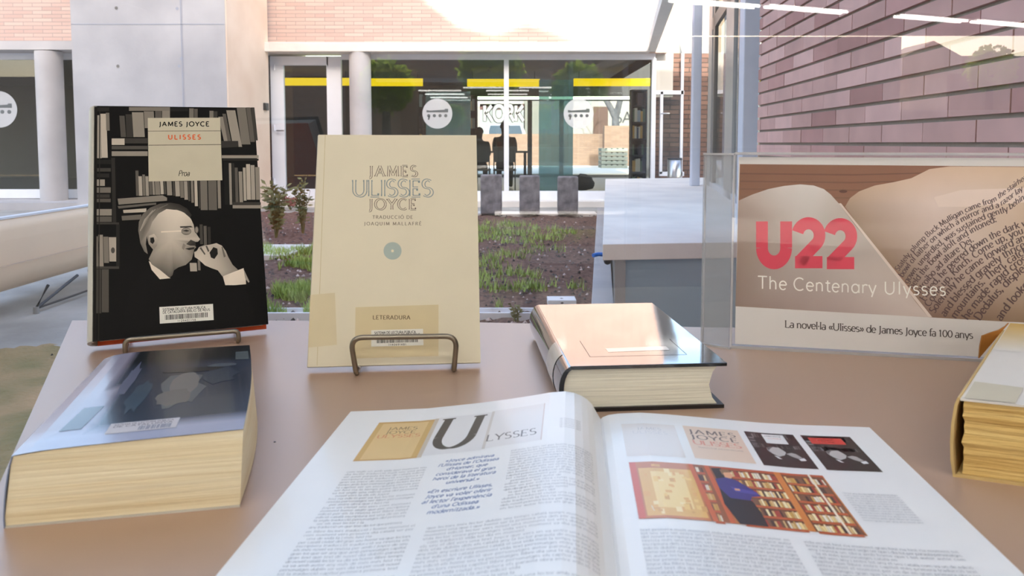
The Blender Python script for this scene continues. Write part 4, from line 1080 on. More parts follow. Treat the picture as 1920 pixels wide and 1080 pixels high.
# grass, grit
b = MB()
for px, py, rx, ry, n in ((540, 476, .42, .35, 2600), (548, 555, .25, .26, 1800), (525, 585, .3, .12, 800), (575, 500, .2, .3, 900), (930, 428, .5, .55, 700), (965, 447, .5, .45, 800), (1040, 436, .25, .3, 250), (925, 490, .3, .4, 450), (950, 520, .25, .2, 250), (985, 540, .22, .15, 250), (1090, 545, .14, .12, 120), (1000, 470, .3, .3, 150), (955, 575, .1, .08, 80), (915, 540, .12, .2, 120), (890, 440, .3, .4, 300)):
    c_ = onz(px, py, 0)
    for _ in range(int(n * 1.3)):
        r_, a = math.sqrt(rnd.random()), rnd.uniform(0, 6.283)
        x, y = c_.x + rx * r_ * math.cos(a), c_.y + ry * r_ * math.sin(a)
        if noise2(x * 3, y * 3) < -.05 or x > kerbx(y) - .03: continue
        h, w, t = rnd.uniform(.03, .09), rnd.uniform(.003, .007), rnd.uniform(0, 6.28)
        dx, dy = math.cos(t), math.sin(t)
        z = .0
        b.poly([(x - dx * w, y - dy * w, z), (x + dx * w, y + dy * w, z), (x + dy * h * .5, y - dx * h * .5, z + h)])
tag(b.build('grass', M['grass']), 'short patchy green grass growing through the garden soil', 'grass', kind='stuff')
b = MB()
for _ in range(2600):
    y = 3.3 + 6.6 * rnd.random() ** 1.5; x = rnd.uniform(-2.1 if y < 6.8 else -3.8, kerbx(y) - .03)
    s = rnd.uniform(.006, .02); v = rnd.choice((58, 74, 96, 96, 120, 170, 215))
    z = .0 + s * .3; q = [(x + s * rnd.uniform(.6, 1.1) * math.cos(a), y + s * rnd.uniform(.6, 1.1) * math.sin(a), z) for a in (0, 1.57, 3.14, 4.71)]
    b.mesh(q + [(x, y, z + s * .9), (x, y, z - s)], [(0, 1, 4), (1, 2, 4), (2, 3, 4), (3, 0, 4)], 0, (v, v * .9, v * .86))
tag(b.build('garden_grit', M['pebble']), 'loose clods and grit scattered over the garden soil', 'grit', kind='stuff')
def plant(px, py, h, n, name, label, m, sp=.12, lw=.02):
    p = onz(px, py, 0); t = thing(name, label, 'plant', p)
    st, lf = MB(), MB()
    for k in range(n):
        a = rnd.uniform(0, 6.28); hh = h * rnd.uniform(.5, 1); e = p + Vector((math.cos(a) * sp * hh / h * rnd.uniform(.3, 1), math.sin(a) * sp * rnd.uniform(.3, 1), hh))
        mid = p.lerp(e, .5) + Vector((0, 0, hh * .1))
        st.tube([p + Vector((math.cos(a) * .01, math.sin(a) * .01, -.01)), mid, e], [.004, .003, .0015], 5)
        for q in range(int(9 + hh * 14)):
            f = rnd.uniform(.2, 1); c_ = p.lerp(mid, f * 2) if f < .5 else mid.lerp(e, f * 2 - 1)
            d = Vector((rnd.gauss(0, 1), rnd.gauss(0, 1), rnd.uniform(-.2, .8))).normalized(); s_ = d.orthogonal().normalized()
            l = lw * rnd.uniform(1.4, 3); w = lw * rnd.uniform(.35, .7)
            lf.poly([c_, c_ + d * l * .5 + s_ * w, c_ + d * l, c_ + d * l * .5 - s_ * w])
    st.build('stem', M['leaf_dry'], t); lf.build('foliage', m, t)
plant(518, 444, .55, 16, 'weed_plant', 'leafy weed at the foot of the concrete wall beside the black hardcover', M['leaf_dry'], .16, .035)
plant(568, 436, .62, 14, 'weed_plant', 'taller thin weed just left of the cream paperback', M['leaf_dry'], .15, .026)
plant(545, 392, .2, 12, 'low_plant', 'low reddish plant below the glass door', mat('red_leaf', (150, 96, 84), .7, var=.2), .2, .03)
plant(968, 603, .12, 6, 'weed_plant', 'small weed growing over the white edging rail', M['leaf_dry'], .05, .012)

# ------------------------------------------------------------------ courtyard objects
for i, (x0, x1, lab) in enumerate(((901, 941, 'dark slate block standing nearest the cream paperback'), (974, 1012, 'dark slate block standing in the middle of the three'), (1046, 1084, 'dark slate block standing nearest the concrete terrace'))):
    p0, p1 = onz(x0, 402, .03), onz(x1, 402, .03); hh = .52
    b = MB(); b.hexa([p0, p1, p1 + Vector((0, .16, 0)), p0 + Vector((0, .16, 0))], [p + Vector((0, 0, hh - .012 * i)) for p in (p0, p1, p1 + Vector((0, .16, 0)), p0 + Vector((0, .16, 0)))])
    tag(b.build('stone_block', M['stone'], base=(p0 + p1) / 2, bevel=.018), lab, 'block', 'dark slate blocks below the library window')
b = MB(); p = onz(1054, 566, .025)
b.box(p.x - .085, p.x + .085, p.y, p.y + .12, .0, .035); bx_ = thing('white_box', 'small flat white box lying on the dark soil', 'box', (p.x, p.y + .06, .0)); b.build('body', M['white_frame'], bx_, bevel=.004)
b = MB(); b.poly([(p.x - .012, p.y + .05, .0355), (p.x, p.y + .035, .0355), (p.x + .012, p.y + .05, .0355), (p.x, p.y + .065, .0355)]); b.build('top_mark', M['dark_steel'], bx_); b = MB(); b.poly([(p.x - .012, p.y - .0005, .018), (p.x, p.y - .0005, .012), (p.x + .012, p.y - .0005, .018), (p.x, p.y - .0005, .024)]); b.build('front_mark', M['dark_steel'], bx_)
# cream bench shell, running away from the viewer on the left
bn = thing('trough_bench', 'long cream curved bench shell on thin bent steel legs left of the books', 'bench', (-2.85, 4.4, -.03))
prof = [(.30, .535), (.10, .50), (.03, .44), (.02, .36), (.03, .28), (.07, .20), (.15, .14), (.30, .115), (.30, .155), (.17, .175), (.10, .23), (.065, .30), (.06, .37), (.07, .43), (.12, .465), (.30, .50)]
prof = [(0, .545), (.004, .48), (-.002, .38), (-.012, .30), (-.03, .22), (-.07, .155), (-.14, .11), (-.25, .09), (-.40, .085), (-.40, .12), (-.25, .125), (-.16, .145), (-.10, .185), (-.066, .235), (-.046, .31), (-.036, .39), (-.03, .48), (-.034, .545)]
b = MB(); b.sweep([[(-2.80 + x, y, z) for x, z in prof] for y in (2.9, 4.0, 5.0, 5.75)]); b.build('shell', M['bench'], bn)
b = MB(); b.obox((-2.838, 2.9, .545), (.042, 0, 0), (0, 2.85, 0), (0, 0, .012)); b.build('top_rim', M['white_frame'], bn)
b = MB(); b.obox((-2.8, 2.9, .285), (.004, 0, 0), (0, 2.85, 0), (0, 0, .004), 0); b.build('seam', mat('tan_seam', (214, 186, 164), .7), bn)
ft = onz(68, 588, -.03)
for dy in (0, 1.35):
    b = MB(); f = ft + Vector((0, dy, 0)); 
    b.tube([f + Vector((0, .12, .115 + .03)), f + Vector((.0, 0, .03)), f + Vector((0, .42, .15))], .009, 8)
    b.tube([f + Vector((0, .55, .16)), f + Vector((0, 1.02, .03))], .011, 8)
    b.tube([f + Vector((0, 0, .03)), f + Vector((0, 1.05, .03))], .007, 8)
    b.build('leg_frame', M['dark_steel'], bn)
    b = MB(); b.tube([f + Vector((0, 0, -.0)), f + Vector((0, 0, .04))], .016, 10); b.build('foot', M['silver_frame'], bn)

# ------------------------------------------------------------------ concrete wall and left facade
YF = 11.5
c0, c1 = at(131, 0, 10.25), at(421, 0, 10.25); c2 = at(498, 0, YF)
b = MB(); b.hexa([(c0.x, 10.25, -.1), (c1.x, 10.25, -.1), (c2.x, YF, -.1), (c0.x, YF, -.1)], [(c0.x, 10.25, 4.2), (c1.x, 10.25, 4.2), (c2.x, YF, 4.2), (c0.x, YF, 4.2)])
for y in (46, 125):                                               # board joints
    p0, p1 = at(133, y, 10.247), at(420, y, 10.247)
    if y == 46: b.obox((p0.x, 10.2465, p0.z), (p1.x - p0.x, 0, 0), (0, .002, 0), (0, 0, .010), 1)
p0 = at(337, 0, 10.247); b.obox((p0.x, 10.2465, 0), (.012, 0, 0), (0, .002, 0), (0, 0, 3.6), 1)
b.obox((p0.x + .02, 10.2465, 1.1), (.006, 0, 0), (0, .002, 0), (0, 0, 2.2), 1)
for x, y in ((218, 15), (332, 16), (221, 124), (336, 124), (340, 110)):
    p = at(x, y, 10.246); n = 10
    b.poly([(p.x + .022 * math.cos(2 * math.pi * k / n), 10.2455, p.z + .022 * math.sin(2 * math.pi * k / n)) for k in range(n)], 2 if x < 300 else 1)
tag(b.build('wall_concrete', [M['concrete'], mat('board_joint', (176, 178, 188), .9), M['concrete_dark']]), kind='structure')
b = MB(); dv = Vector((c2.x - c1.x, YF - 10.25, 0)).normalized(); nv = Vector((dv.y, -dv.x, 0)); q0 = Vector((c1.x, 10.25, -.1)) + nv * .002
b.obox(q0, dv * (Vector((c2.x - c1.x, YF - 10.25, 0)).length), nv * .02, (0, 0, 4.3)); tag(b.build('wall_return', mat('warm_bounce_return', (244, 220, 196), .85, scale=1.8, col2=(232, 204, 178), bump=.1)), kind='structure')  # side face of the concrete, warm sun bounce put into its colour
# base ledge
p = at(150, 385, 10.2); b = MB(); b.box(c0.x - .02, c1.x + .05, 9.95, 10.25, -.05, .07); tag(b.build('trim_concrete', M['concrete_slab'], bevel=.01), kind='structure')
pt = at(494, 200, 11.35); b = MB(); b.obox((pt.x + .012, 11.29, pt.z - .055), (.018, .13, 0), (.03, 0, 0), (0, 0, .11)); tag(b.build('wall_plate', M['dark_steel'], base=pt), 'small dark plate on the concrete wall beside the glass door', 'plate')

def zf(y, Y=YF): return at(960, y, Y).z
def xf_(x, Y=YF): return at(x, 268, Y).x
b = MB(); b.box(-16, c0.x + .02, YF + .15, YF + .4, zf(80), 3.8); b.box(-16, c0.x + .02, YF - .2, YF + .4, zf(96), zf(80) , 1)
tag(b.build('wall_left_facade', [M['brick_far'], M['concrete']]), kind='structure')
b = MB(); b.box(-16, c0.x + .02, YF - .55, YF + .5, -.1, zf(375)); tag(b.build('trim_plinth', M['concrete']), kind='structure')
w = thing('window_2', None, None, (-8, YF + .3, 0)); w['kind'] = 'structure'
b = MB(); b.box(-16, c0.x + .1, YF + .26, YF + .32, zf(374), zf(357)); b.box(-16, c0.x + .1, YF + .26, YF + .32, zf(108), zf(96)); b.box(xf_(128) - .03, c0.x + .05, YF + .26, YF + .32, zf(360), zf(100)); b.build('frame', M['white_frame'], w)
b = MB(); b.poly([(-16, YF + .29, zf(360)), (c0.x + .1, YF + .29, zf(360)), (c0.x + .1, YF + .29, zf(98)), (-16, YF + .29, zf(98))]); b.build('pane', M['far_glass'], w)
def round_column(x0, x1, Y, y0, y1, name):
    a, c_ = at(x0, 268, Y), at(x1, 268, Y); r = (c_.x - a.x) / 2; cx = (a.x + c_.x) / 2
    b = MB(); b.sweep([[(cx + r * math.cos(2 * math.pi * k / 32), Y + r * math.sin(2 * math.pi * k / 32), z) for k in range(32)] for z in (at(x0, y1, Y).z, at(x0, y0, Y).z)]); return tag(b.build(name, M['concrete']), kind='structure')
round_column(75, 121, YF - .05, 97, 376, 'column_left')
# ------------------------------------------------------------------ far facade
XE = xf_(1700)
b = MB(); b.box(c2.x - .1, xf_(1216), YF + .1, YF + .4, zf(82), 4.3)
b.box(xf_(1216), xf_(1216) + .3, YF + .1, YF + 6.5, zf(97), 4.3)
tag(b.build('wall_far', M['brick_far']), kind='structure')
b = MB(); b.box(c2.x - .1, xf_(1216), YF - .12, YF + .5, zf(98.5), zf(81)); tag(b.build('beam_far', M['concrete_slab'], bevel=.01), kind='structure')
round_column(657, 697, YF + .05, 98, 377, 'column_far')
b = MB(); b.box(c2.x - .05, xf_(1140), YF - .05, YF + .6, -.1, zf(377)); tag(b.build('trim_sill', M['concrete_slab'], bevel=.008), kind='structure')
YW_ = YF + .25
def frame_bar(b, x0, x1, y0, y1, Y=YW_, t=.08):
    p, q = at(x0, y1, Y), at(x1, y0, Y); b.box(p.x, q.x, Y - t / 2, Y + t / 2, p.z, q.z)
d = thing('door_1', None, None, at(577, 376, YW_)); d['kind'] = 'structure'
b = MB(); frame_bar(b, 513, 532, 106, 377); frame_bar(b, 617, 640, 106, 377); frame_bar(b, 532, 617, 106, 123); frame_bar(b, 532, 617, 354, 377); b.build('door_frame', M['white_frame'], d, bevel=.006)
b = MB(); p, q = at(532, 354, YW_), at(617, 123, YW_); b.poly([(p.x, YW_, p.z), (q.x, YW_, p.z), (q.x, YW_, q.z), (p.x, YW_, q.z)]); b.build('door_pane', M['far_glass'], d)
b = MB(); p = at(521, 245, YW_ - .05); b.tube([p, p + Vector((0, -.05, 0)), p + Vector((.11, -.05, 0))], .012, 8); b.build('door_handle', M['bin'], d)
b = MB()
for y in (132, 245, 345): p = at(514, y, YW_ - .05); b.tube([p, p + Vector((0, 0, .09))], .014, 8)
b.build('hinge', M['white_frame'], d)
w = thing('window_3', None, None, at(900, 376, YW_)); w['kind'] = 'structure'
b = MB(); frame_bar(b, 640, 1228, 358, 377); frame_bar(b, 640, 1228, 98, 112); frame_bar(b, 945, 954, 112, 358); frame_bar(b, 1219, 1230, 110, 358); b.build('window_frame', M['white_frame'], w, bevel=.006)
b = MB(); p, q = at(640, 362, YW_), at(1222, 108, YW_); b.poly([(p.x, YW_, p.z), (q.x, YW_, p.z), (q.x, YW_, q.z), (p.x, YW_, q.z)]); b.build('pane', M['far_glass'], w)
def sticker(cx, cy, r, Y, label):
    p = at(cx, cy, Y); s = r * Y / F; n = 36
    t = thing('window_sticker', label, 'sticker', p)
    b = MB(); c_ = [(p.x + s * math.cos(2 * math.pi * k / n), Y, p.z + s * math.sin(2 * math.pi * k / n)) for k in range(n)]
    b.sweep([[(x, y + .001, z) for x, y, z in c_], c_], smooth=False); b.build('disc', M['sticker'], t)
    b = MB(); Y2 = Y - .0015
    b.poly([(p.x + s * x, Y2, p.z + s * z) for x, z in ((-.72, .08), (.72, .08), (.72, .32), (.5, .32), (.5, .26), (-.5, .2), (-.72, .24))])
    for k, x in enumerate((-.58, -.2, .18, .56)):
        b.poly([(p.x + s * (x + .11 * math.cos(q)), Y2, p.z + s * (-.14 + .11 * math.sin(q))) for q in (i * .5236 for i in range(12))])
        if k == 0: b.poly([(p.x + s * (x + u), Y2, p.z + s * v) for u, v in ((-.02, -.2), (.11, -.16), (.04, -.42), (-.06, -.4))])
    b.build('symbol', M['sticker_dark'], t)
sticker(820, 213, 28, YW_ - .02, 'round white symbol sticker on the glass above the cream paperback')
sticker(1085, 213, 28, YW_ - .02, 'round white symbol sticker on the glass above the rightmost slate block')
sticker(-2, 205, 34, YF + .27, 'round white symbol sticker at the left edge beside the round column')
# ------------------------------------------------------------------ library beyond the far glass
LX0, LX1, LY1, LF = -16, 5.4, 18.2, .12
b = MB(); b.box(LX0, LX1, YF + .45, LY1, -.1, LF); tag(b.build('floor_library', M['library_floor']), kind='structure')
b = MB(); b.box(LX0, xf_(1216) + .3, YF + .4, LY1, zf(97), zf(97) + .15); tag(b.build('ceiling_library', M['dark_interior']), kind='structure')
b = MB(); b.box(LX0, LX1, LY1, LY1 + .2, 2.0, 2.9); wx0, wx1 = at(868, 0, LY1).x, at(1207, 0, LY1).x
b.box(LX0, wx0, LY1, LY1 + .2, LF, 2.0); b.box(wx1, LX1, LY1, LY1 + .2, LF, 2.0); b.box(wx0, wx1, LY1, LY1 + .2, -.1, LF + .06)
p = at(1054, 0, LY1); b.box(p.x - .05, p.x + .05, LY1, LY1 + .15, LF, 2.0); p = at(995, 0, LY1); b.box(p.x - .07, p.x + .04, LY1, LY1 + .15, LF, 2.0)
tag(b.build('wall_library', M['dark_interior']), kind='structure')
def strip(name, label, x0, x1, y0, y1, Y, m, cat, grp=None):
    p, q = at(x0, y1, Y), at(x1, y0, Y); b = MB(); b.box(p.x, q.x, Y, Y + .08, p.z, q.z); t = thing(name, label, cat, (p.x, Y, p.z), grp); b.build('tube', m, t)
    zc_ = zf(97) + .01
    if y0 < 170:
        for x in (p.x + .1, q.x - .1):
            b = MB(); b.box(x - .008, x + .008, Y + .02, Y + .04, q.z, zc_); b.build('hanger', M['dark_steel'], t)
    else:
        b = MB(); b.box(p.x, q.x, Y + .08, LY1, p.z, q.z); b.build('mount', M['dark_steel'], t)
strip('strip_light', 'yellow light strip behind the glass door', 525, 657, 146, 160, 14.6, M['yellow'], 'light', 'yellow light strips in the library')
strip('strip_light', 'short yellow light strip between the round column and the teal panel', 690, 792, 147, 161, 14.6, M['yellow'], 'light', 'yellow light strips in the library')
strip('strip_light', 'yellow light strip left of the teal bookcase panel', 876, 1012, 148, 162, 14.6, M['yellow'], 'light', 'yellow light strips in the library')
strip('strip_light', 'long yellow light strip right of the teal bookcase panel', 1076, 1412, 147, 161, 14.6, M['yellow'], 'light', 'yellow light strips in the library')
strip('tube_light', 'pale green tube light over the far library windows', 872, 1200, 181, 186, 17.9, M['tube_far'], 'light')
def glass_panel(name, label, x0, x1, y0, y1, Y):
    p, q = at(x0, y1, Y), at(x1, y0, Y); b = MB(); b.box(p.x, q.x, Y, Y + .02, max(LF, p.z), q.z); tag(b.build(name, M['teal'], base=(p.x, Y, LF)), label, 'panel')
glass_panel('glass_panel', 'teal glass panel behind the round sticker above the cream paperback', 800, 882, 172, 400, 12.6)
glass_panel('glass_panel', 'tall teal glass panel behind the middle and right slate blocks', 1010, 1075, 150, 400, 12.6)
for x, y in ((-2.6, 12.0), (-.9, 12.0), (.9, 12.0)):  # fill tubes added out of sight to brighten the library
    t = thing('library_fill_light', 'plain tube light on the library ceiling', 'light', (x, y, zf(97)), 'tube lights on the library ceiling')
    b = MB(); b.box(x - .7, x + .7, y - .05, y + .05, zf(97) - .06, zf(97)); b.build('tube', M['tube_far'], t)
book_src = None
bcols = ((150, 60, 50), (60, 86, 110), (210, 200, 180), (90, 110, 84), (190, 150, 80), (70, 60, 66), (160, 170, 176))
def bookcase(label, x0, x1, y0, Y, depth, nsh, grp):
    global book_src
    p, q = at(x0, 0, Y), at(x1, 0, Y); zt = at(0, y0, Y).z; W_ = q.x - p.x
    t = thing('bookcase', label, 'bookcase', (p.x, Y, LF))
    for k, (a, c_) in enumerate(((p.x, p.x + .025), (q.x - .025, q.x))):
        b = MB(); b.box(a, c_, Y, Y + depth, LF, zt); b.build('side_panel', M['shelf'], t)
    b = MB(); b.box(p.x, q.x, Y + depth, Y + depth + .015, LF, zt); b.build('back_panel', M['shelf'], t)
    hs = (zt - LF) / nsh
    for k in range(nsh + 1):
        z = LF + min(hs * k, zt - LF - .025); b = MB(); b.box(p.x, q.x, Y, Y + depth, z, z + .025); b.build('shelf', M['shelf'], t)
    for k in range(nsh):
        x = p.x + .03; z = LF + hs * k + .026
        while x < q.x - .07:
            if rnd.random() < .12: x += .08; continue
            wd = rnd.uniform(.03, .06); hh = rnd.uniform(.18, min(.27, hs - .05))
            if book_src is None or len(book_src) < 7:
                b = MB(); b.box(0, .045, 0, .16, 0, .24); o_ = b.build('book', mat('book_spine', bcols[len(book_src or [])], .6)); book_src = (book_src or []) + [o_]
            else:
                o_ = rnd.choice(book_src).copy(); C.objects.link(o_)
            o_.location = (x, Y + .02, z); o_.scale = (wd / .045 * .98, 1, hh / .24)
            tag(o_, 'book standing on a shelf of ' + label.split(' dark')[0].replace('the ', '') + ' bookcase', 'book', grp)
            x += wd
bookcase('left dark bookcase beside the teal glass panel', 781, 801, 165, 13.6, .22, 5, 'books in the left library bookcase')
bookcase('middle dark bookcase left of the seated people', 862, 894, 176, 15.6, .22, 5, 'books in the middle library bookcase')
bookcase('right dark bookcase beside the far white mullion', 1186, 1216, 168, 13.4, .22, 6, 'books in the right library bookcase')
# two readers at a table, seen from behind
def person(x, Y, label, s=1.0, lean=.18):
    t = thing('person', label, 'person', (x, Y, LF))
    J = dict(pel=(0, 0, .47), wai=(0, .03, .64), che=(0, .08, .84), sho=(0, .11, .95), nek=(0, .15, 1.02), hd0=(0, .18, 1.08), hd1=(0, .19, 1.16), hd2=(0, .18, 1.22),
             ls=(-.17, .10, .92), le=(-.19, .24, .70), lh=(-.14, .42, .70), rs=(.17, .10, .92), re=(.19, .24, .70), rh=(.14, .42, .70),
             lp=(-.09, .03, .46), lk=(-.11, .42, .45), la=(-.11, .40, .08), lt=(-.11, .54, .04), rp=(.09, .03, .46), rk=(.11, .42, .45), ra=(.11, .40, .08), rt=(.11, .54, .04))
    rad = dict(pel=(.15, .11), wai=(.14, .10), che=(.15, .11), sho=(.11, .08), nek=(.055, .055), hd0=(.07, .08), hd1=(.08, .095), hd2=(.06, .07), ls=(.065, .065), le=(.05, .05), lh=(.035, .03), rs=(.065, .065), re=(.05, .05), rh=(.035, .03), lp=(.09, .09), lk=(.065, .065), la=(.045, .045), lt=(.04, .03), rp=(.09, .09), rk=(.065, .065), ra=(.045, .045), rt=(.04, .03))
    E_ = 'pel-wai wai-che che-sho sho-nek nek-hd0 hd0-hd1 hd1-hd2 che-ls ls-le le-lh che-rs rs-re re-rh pel-lp lp-lk lk-la la-lt pel-rp rp-rk rk-ra ra-rt'.split()
    ks = list(J); me = bpy.data.meshes.new('body'); me.from_pydata([Vector(J[k]) * s for k in ks], [tuple(ks.index(q) for q in e.split('-')) for e in E_], [])
    me.materials.append(M['cloth_dark']); o_ = bpy.data.objects.new('body', me); C.objects.link(o_); o_.parent = t
    o_.modifiers.new('skin', 'SKIN'); sv = me.skin_vertices[0].data
    for i, k in enumerate(ks): sv[i].radius = [q * s for q in rad[k]]; sv[i].use_root = (k == 'pel')
    su = o_.modifiers.new('sub', 'SUBSURF'); su.levels = 2; su.render_levels = 2
    b = MB(); hc = Vector((0, .175, 1.165)) * s
    secs = [[hc + Vector((.088 * s * math.cos(a) * math.sin(f), .1 * s * math.sin(a) * math.sin(f) - .01, .1 * s * math.cos(f))) for a in (2 * math.pi * k / 14 for k in range(14))] for f in (.08, .4, .8, 1.2, 1.6, 1.9)]
    b.sweep([[p + t.location for p in q] for q in secs]); b.build('hair', M['hair_dark'], t)
def libchair(x, Y, label):
    t = thing('reading_chair', label, 'chair', (x, Y, LF))
    b = MB(); b.box(x - .21, x + .21, Y - .12, Y + .3, LF + .34, LF + .37); b.build('seat', M['chair'], t, bevel=.01)
    b = MB(); b.box(x - .2, x + .2, Y - .18, Y - .155, LF + .5, LF + .78); b.build('backrest', M['chair'], t, bevel=.01)
    for sx in (-.19, .19):
        b = MB(); b.tube([(x + sx, Y - .2, LF), (x + sx, Y - .13, LF + .35), (x + sx, Y - .165, LF + .76)], .011, 8); b.build('leg', M['dark_steel'], t)
        b = MB(); b.tube([(x + sx, Y + .3, LF), (x + sx, Y + .26, LF + .35)], .011, 8); b.build('leg', M['dark_steel'], t)
PY = 13.4
xa, xb = at(897, 0, PY).x, at(946, 0, PY).x
person(xb, PY, 'person in dark clothes seated with back turned behind the white mullion', .98)
person(xa, PY + .05, 'person in dark clothes seated with back turned just right of the cream paperback', .9)
libchair(xb, PY, 'dark chair of the reader behind the white mullion'); libchair(xa, PY + .05, 'dark chair of the reader beside the cream paperback edge')
t = thing('reading_table', 'dark library table in front of the two seated readers', 'table', (xb - .3, PY + .7, LF))
b = MB(); b.box(xa - .4, xb + .42, PY + .35, PY + 1.1, LF + .66, LF + .69); b.build('tabletop', M['chair'], t)
for x in (xa - .35, xb + .38):
    for y in (PY + .4, PY + 1.05): b = MB(); b.box(x - .02, x + .02, y - .02, y + .02, LF, LF + .66); b.build('leg', M['dark_steel'], t)
plant_p = at(1092, 348, 13.2)
t = thing('dark_bag', 'dark crumpled bag on the library floor behind the rightmost slate block', 'bag', (plant_p.x, 13.2, LF))
b = MB(); secs = []
for k in range(9):
    f = .06 + (math.pi - .1) * k / 8
    secs.append([(plant_p.x + (.2 + .035 * math.sin(5 * a + k)) * math.sin(f) ** .6 * math.cos(a), 13.2 + .15 * math.sin(f) ** .6 * math.sin(a), LF + .13 - .13 * math.cos(math.pi - f) * -1 + .015 * math.sin(3 * a + 2 * k) * math.sin(f)) for a in (2 * math.pi * q / 16 for q in range(16))])
b.sweep(secs); b.build('body', M['cloth_dark'], t)
b = MB(); b.tube([(plant_p.x - .1, 13.2, LF + .22), (plant_p.x - .04, 13.18, LF + .29), (plant_p.x + .06, 13.18, LF + .28), (plant_p.x + .12, 13.2, LF + .2)], .014, 8); b.build('handle', M['cloth_dark'], t)

# ------------------------------------------------------------------ street behind the library
b = MB(); b.box(-12, 16, LY1 + .2, 45, .0, .2); tag(b.build('ground_street', M['street']), kind='structure')
YB = 25
p, q = at(930, 318, YB), at(1240, 251, YB); b = MB(); b.box(-3.5, q.x + 1, YB, YB + .25, .2, q.z); tag(b.build('wall_street', M['brick_street']), kind='structure')
p, q = at(1134, 0, 24.6), at(1184, 236, 24.6); b = MB(); b.box(p.x, q.x, 24.4, 24.8, .2, q.z); tag(b.build('pillar_street', M['brick_street']), kind='structure')
YS = 34
b = MB()
def sh(x0, x1, y0, y1, col, dy=0.0):
    p, q = at(x0, y1, YS), at(x1, y0, YS); b.poly([(p.x, YS - dy, p.z), (q.x, YS - dy, p.z), (q.x, YS - dy, q.z), (p.x, YS - dy, q.z)], 0, col)
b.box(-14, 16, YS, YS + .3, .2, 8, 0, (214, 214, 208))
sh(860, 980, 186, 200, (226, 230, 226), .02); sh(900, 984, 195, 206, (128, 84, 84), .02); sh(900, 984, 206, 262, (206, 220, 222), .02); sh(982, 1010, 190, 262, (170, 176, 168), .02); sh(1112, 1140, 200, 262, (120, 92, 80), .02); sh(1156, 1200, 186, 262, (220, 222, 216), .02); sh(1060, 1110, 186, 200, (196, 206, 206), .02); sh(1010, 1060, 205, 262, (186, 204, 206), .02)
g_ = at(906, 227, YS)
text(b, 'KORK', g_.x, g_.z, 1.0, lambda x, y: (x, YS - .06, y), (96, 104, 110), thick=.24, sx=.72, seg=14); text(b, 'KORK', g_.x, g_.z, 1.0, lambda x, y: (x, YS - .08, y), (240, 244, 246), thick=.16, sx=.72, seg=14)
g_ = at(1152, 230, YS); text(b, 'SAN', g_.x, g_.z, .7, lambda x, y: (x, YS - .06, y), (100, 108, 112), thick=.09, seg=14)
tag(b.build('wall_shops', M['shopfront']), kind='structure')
def car(cx, cy, Y, label, s=1.0):
    p = at(cx, cy, Y); x0 = p.x; t = thing('car', label, 'car', (x0, Y, .2))
    b = MB()
    secs = []
    for y, w, z0, z1 in ((-1.9, .78, .5, .85), (-1.85, .84, .32, .98), (-1.0, .88, .3, 1.0), (.8, .88, .3, 1.0), (1.7, .84, .3, .92), (1.95, .76, .42, .78)):
        secs.append([(x0 + q * w, Y + y, .2 + z) for q, z in ((-1, z0), (1, z0), (1.02, (z0 + z1) / 2), (.94, z1), (-.94, z1), (-1.02, (z0 + z1) / 2))])
    b.sweep(secs); b.build('body', M['car'], t)
    b = MB(); secs = [[(x0 + q * w, Y + y, .2 + z) for q, z in ((-1, .98), (1, .98), (.88, 1.3), (.76, zt), (-.76, zt), (-.88, 1.3))] for y, w, zt in ((-1.75, .8, 1.02), (-1.35, .8, 1.5), (.1, .8, 1.52), (.75, .78, 1.05))]
    b.sweep(secs); b.build('cabin', M['car'], t)
    b = MB(); b.poly([(x0 - .66, Y - 1.72, 1.26), (x0 + .66, Y - 1.72, 1.26), (x0 + .56, Y - 1.44, 1.62), (x0 - .56, Y - 1.44, 1.62)]); b.build('rear_window', M['car_glass'], t)
    for sx in (-1, 1):
        b = MB(); b.poly([(x0 + sx * .79, Y - 1.2, 1.24), (x0 + sx * .79, Y + .3, 1.24), (x0 + sx * .69, Y + .05, 1.62), (x0 + sx * .69, Y - 1.1, 1.62)]); b.build('side_window', M['car_glass'], t)
        for y in (-1.25, 1.2):
            b = MB(); b.tube([(x0 + sx * .68, Y + y, .51), (x0 + sx * .9, Y + y, .51)], .31, 20); b.build('wheel', M['tyre'], t)
car(948, 240, 29.5, 'white car parked on the street behind the two readers')
def pallet_stack():
    p = at(1130, 0, 22.5); W_ = 1.0; src = None
    for k in range(5):
        z = .2 + .125 * k
        if src is None:
            t = thing('pallet', 'pale wooden pallet in the street stack, lowest of the five', 'pallet', (p.x + .4, 22.9, z), 'pallets stacked on the street')
            for y in (0, .35, .7): b = MB(); b.box(p.x, p.x + .8, 22.5 + y, 22.6 + y, z, z + .08); b.build('runner', M['pallet'], t)
            for x in (0, .17, .34, .51, .68): b = MB(); b.box(p.x + x, p.x + x + .12, 22.5, 23.3, z + .08, z + .105); b.build('board', M['pallet'], t)
            src = t
        else:
            c_ = copy_tree(src); c_.location.z = z; c_['label'] = 'pale wooden pallet in the street stack, ' + ('second from bottom', 'middle one', 'second from top', 'topmost of the five')[k - 1]
pallet_stack()
p = at(1160, 0, 28); tr_ = thing('street_tree', 'grey bare trunk forking behind the street wall', 'tree', (p.x, 28, .2))
b = MB()
def branch(b, p, d, l, r, n, sp=.5):
    e = p + d * l; b.tube([p, p + d * l * .5 + Vector((rnd.uniform(-.05, .05), 0, 0)) * l, e], [r, r * .85, r * .7], 7)
    if n:
        for k in range(2 if n > 1 else 3):
            dd = (d + Vector((rnd.uniform(-sp, sp), rnd.uniform(-sp, sp), rnd.uniform(-.1, .35)))).normalized(); branch(b, e, dd, l * rnd.uniform(.6, .85), r * .65, n - 1, sp)
branch(b, Vector((p.x, 28, .2)), Vector((-.05, 0, 1)), 1.7, .2, 5, .6); b.build('trunk', M['bark'], tr_)
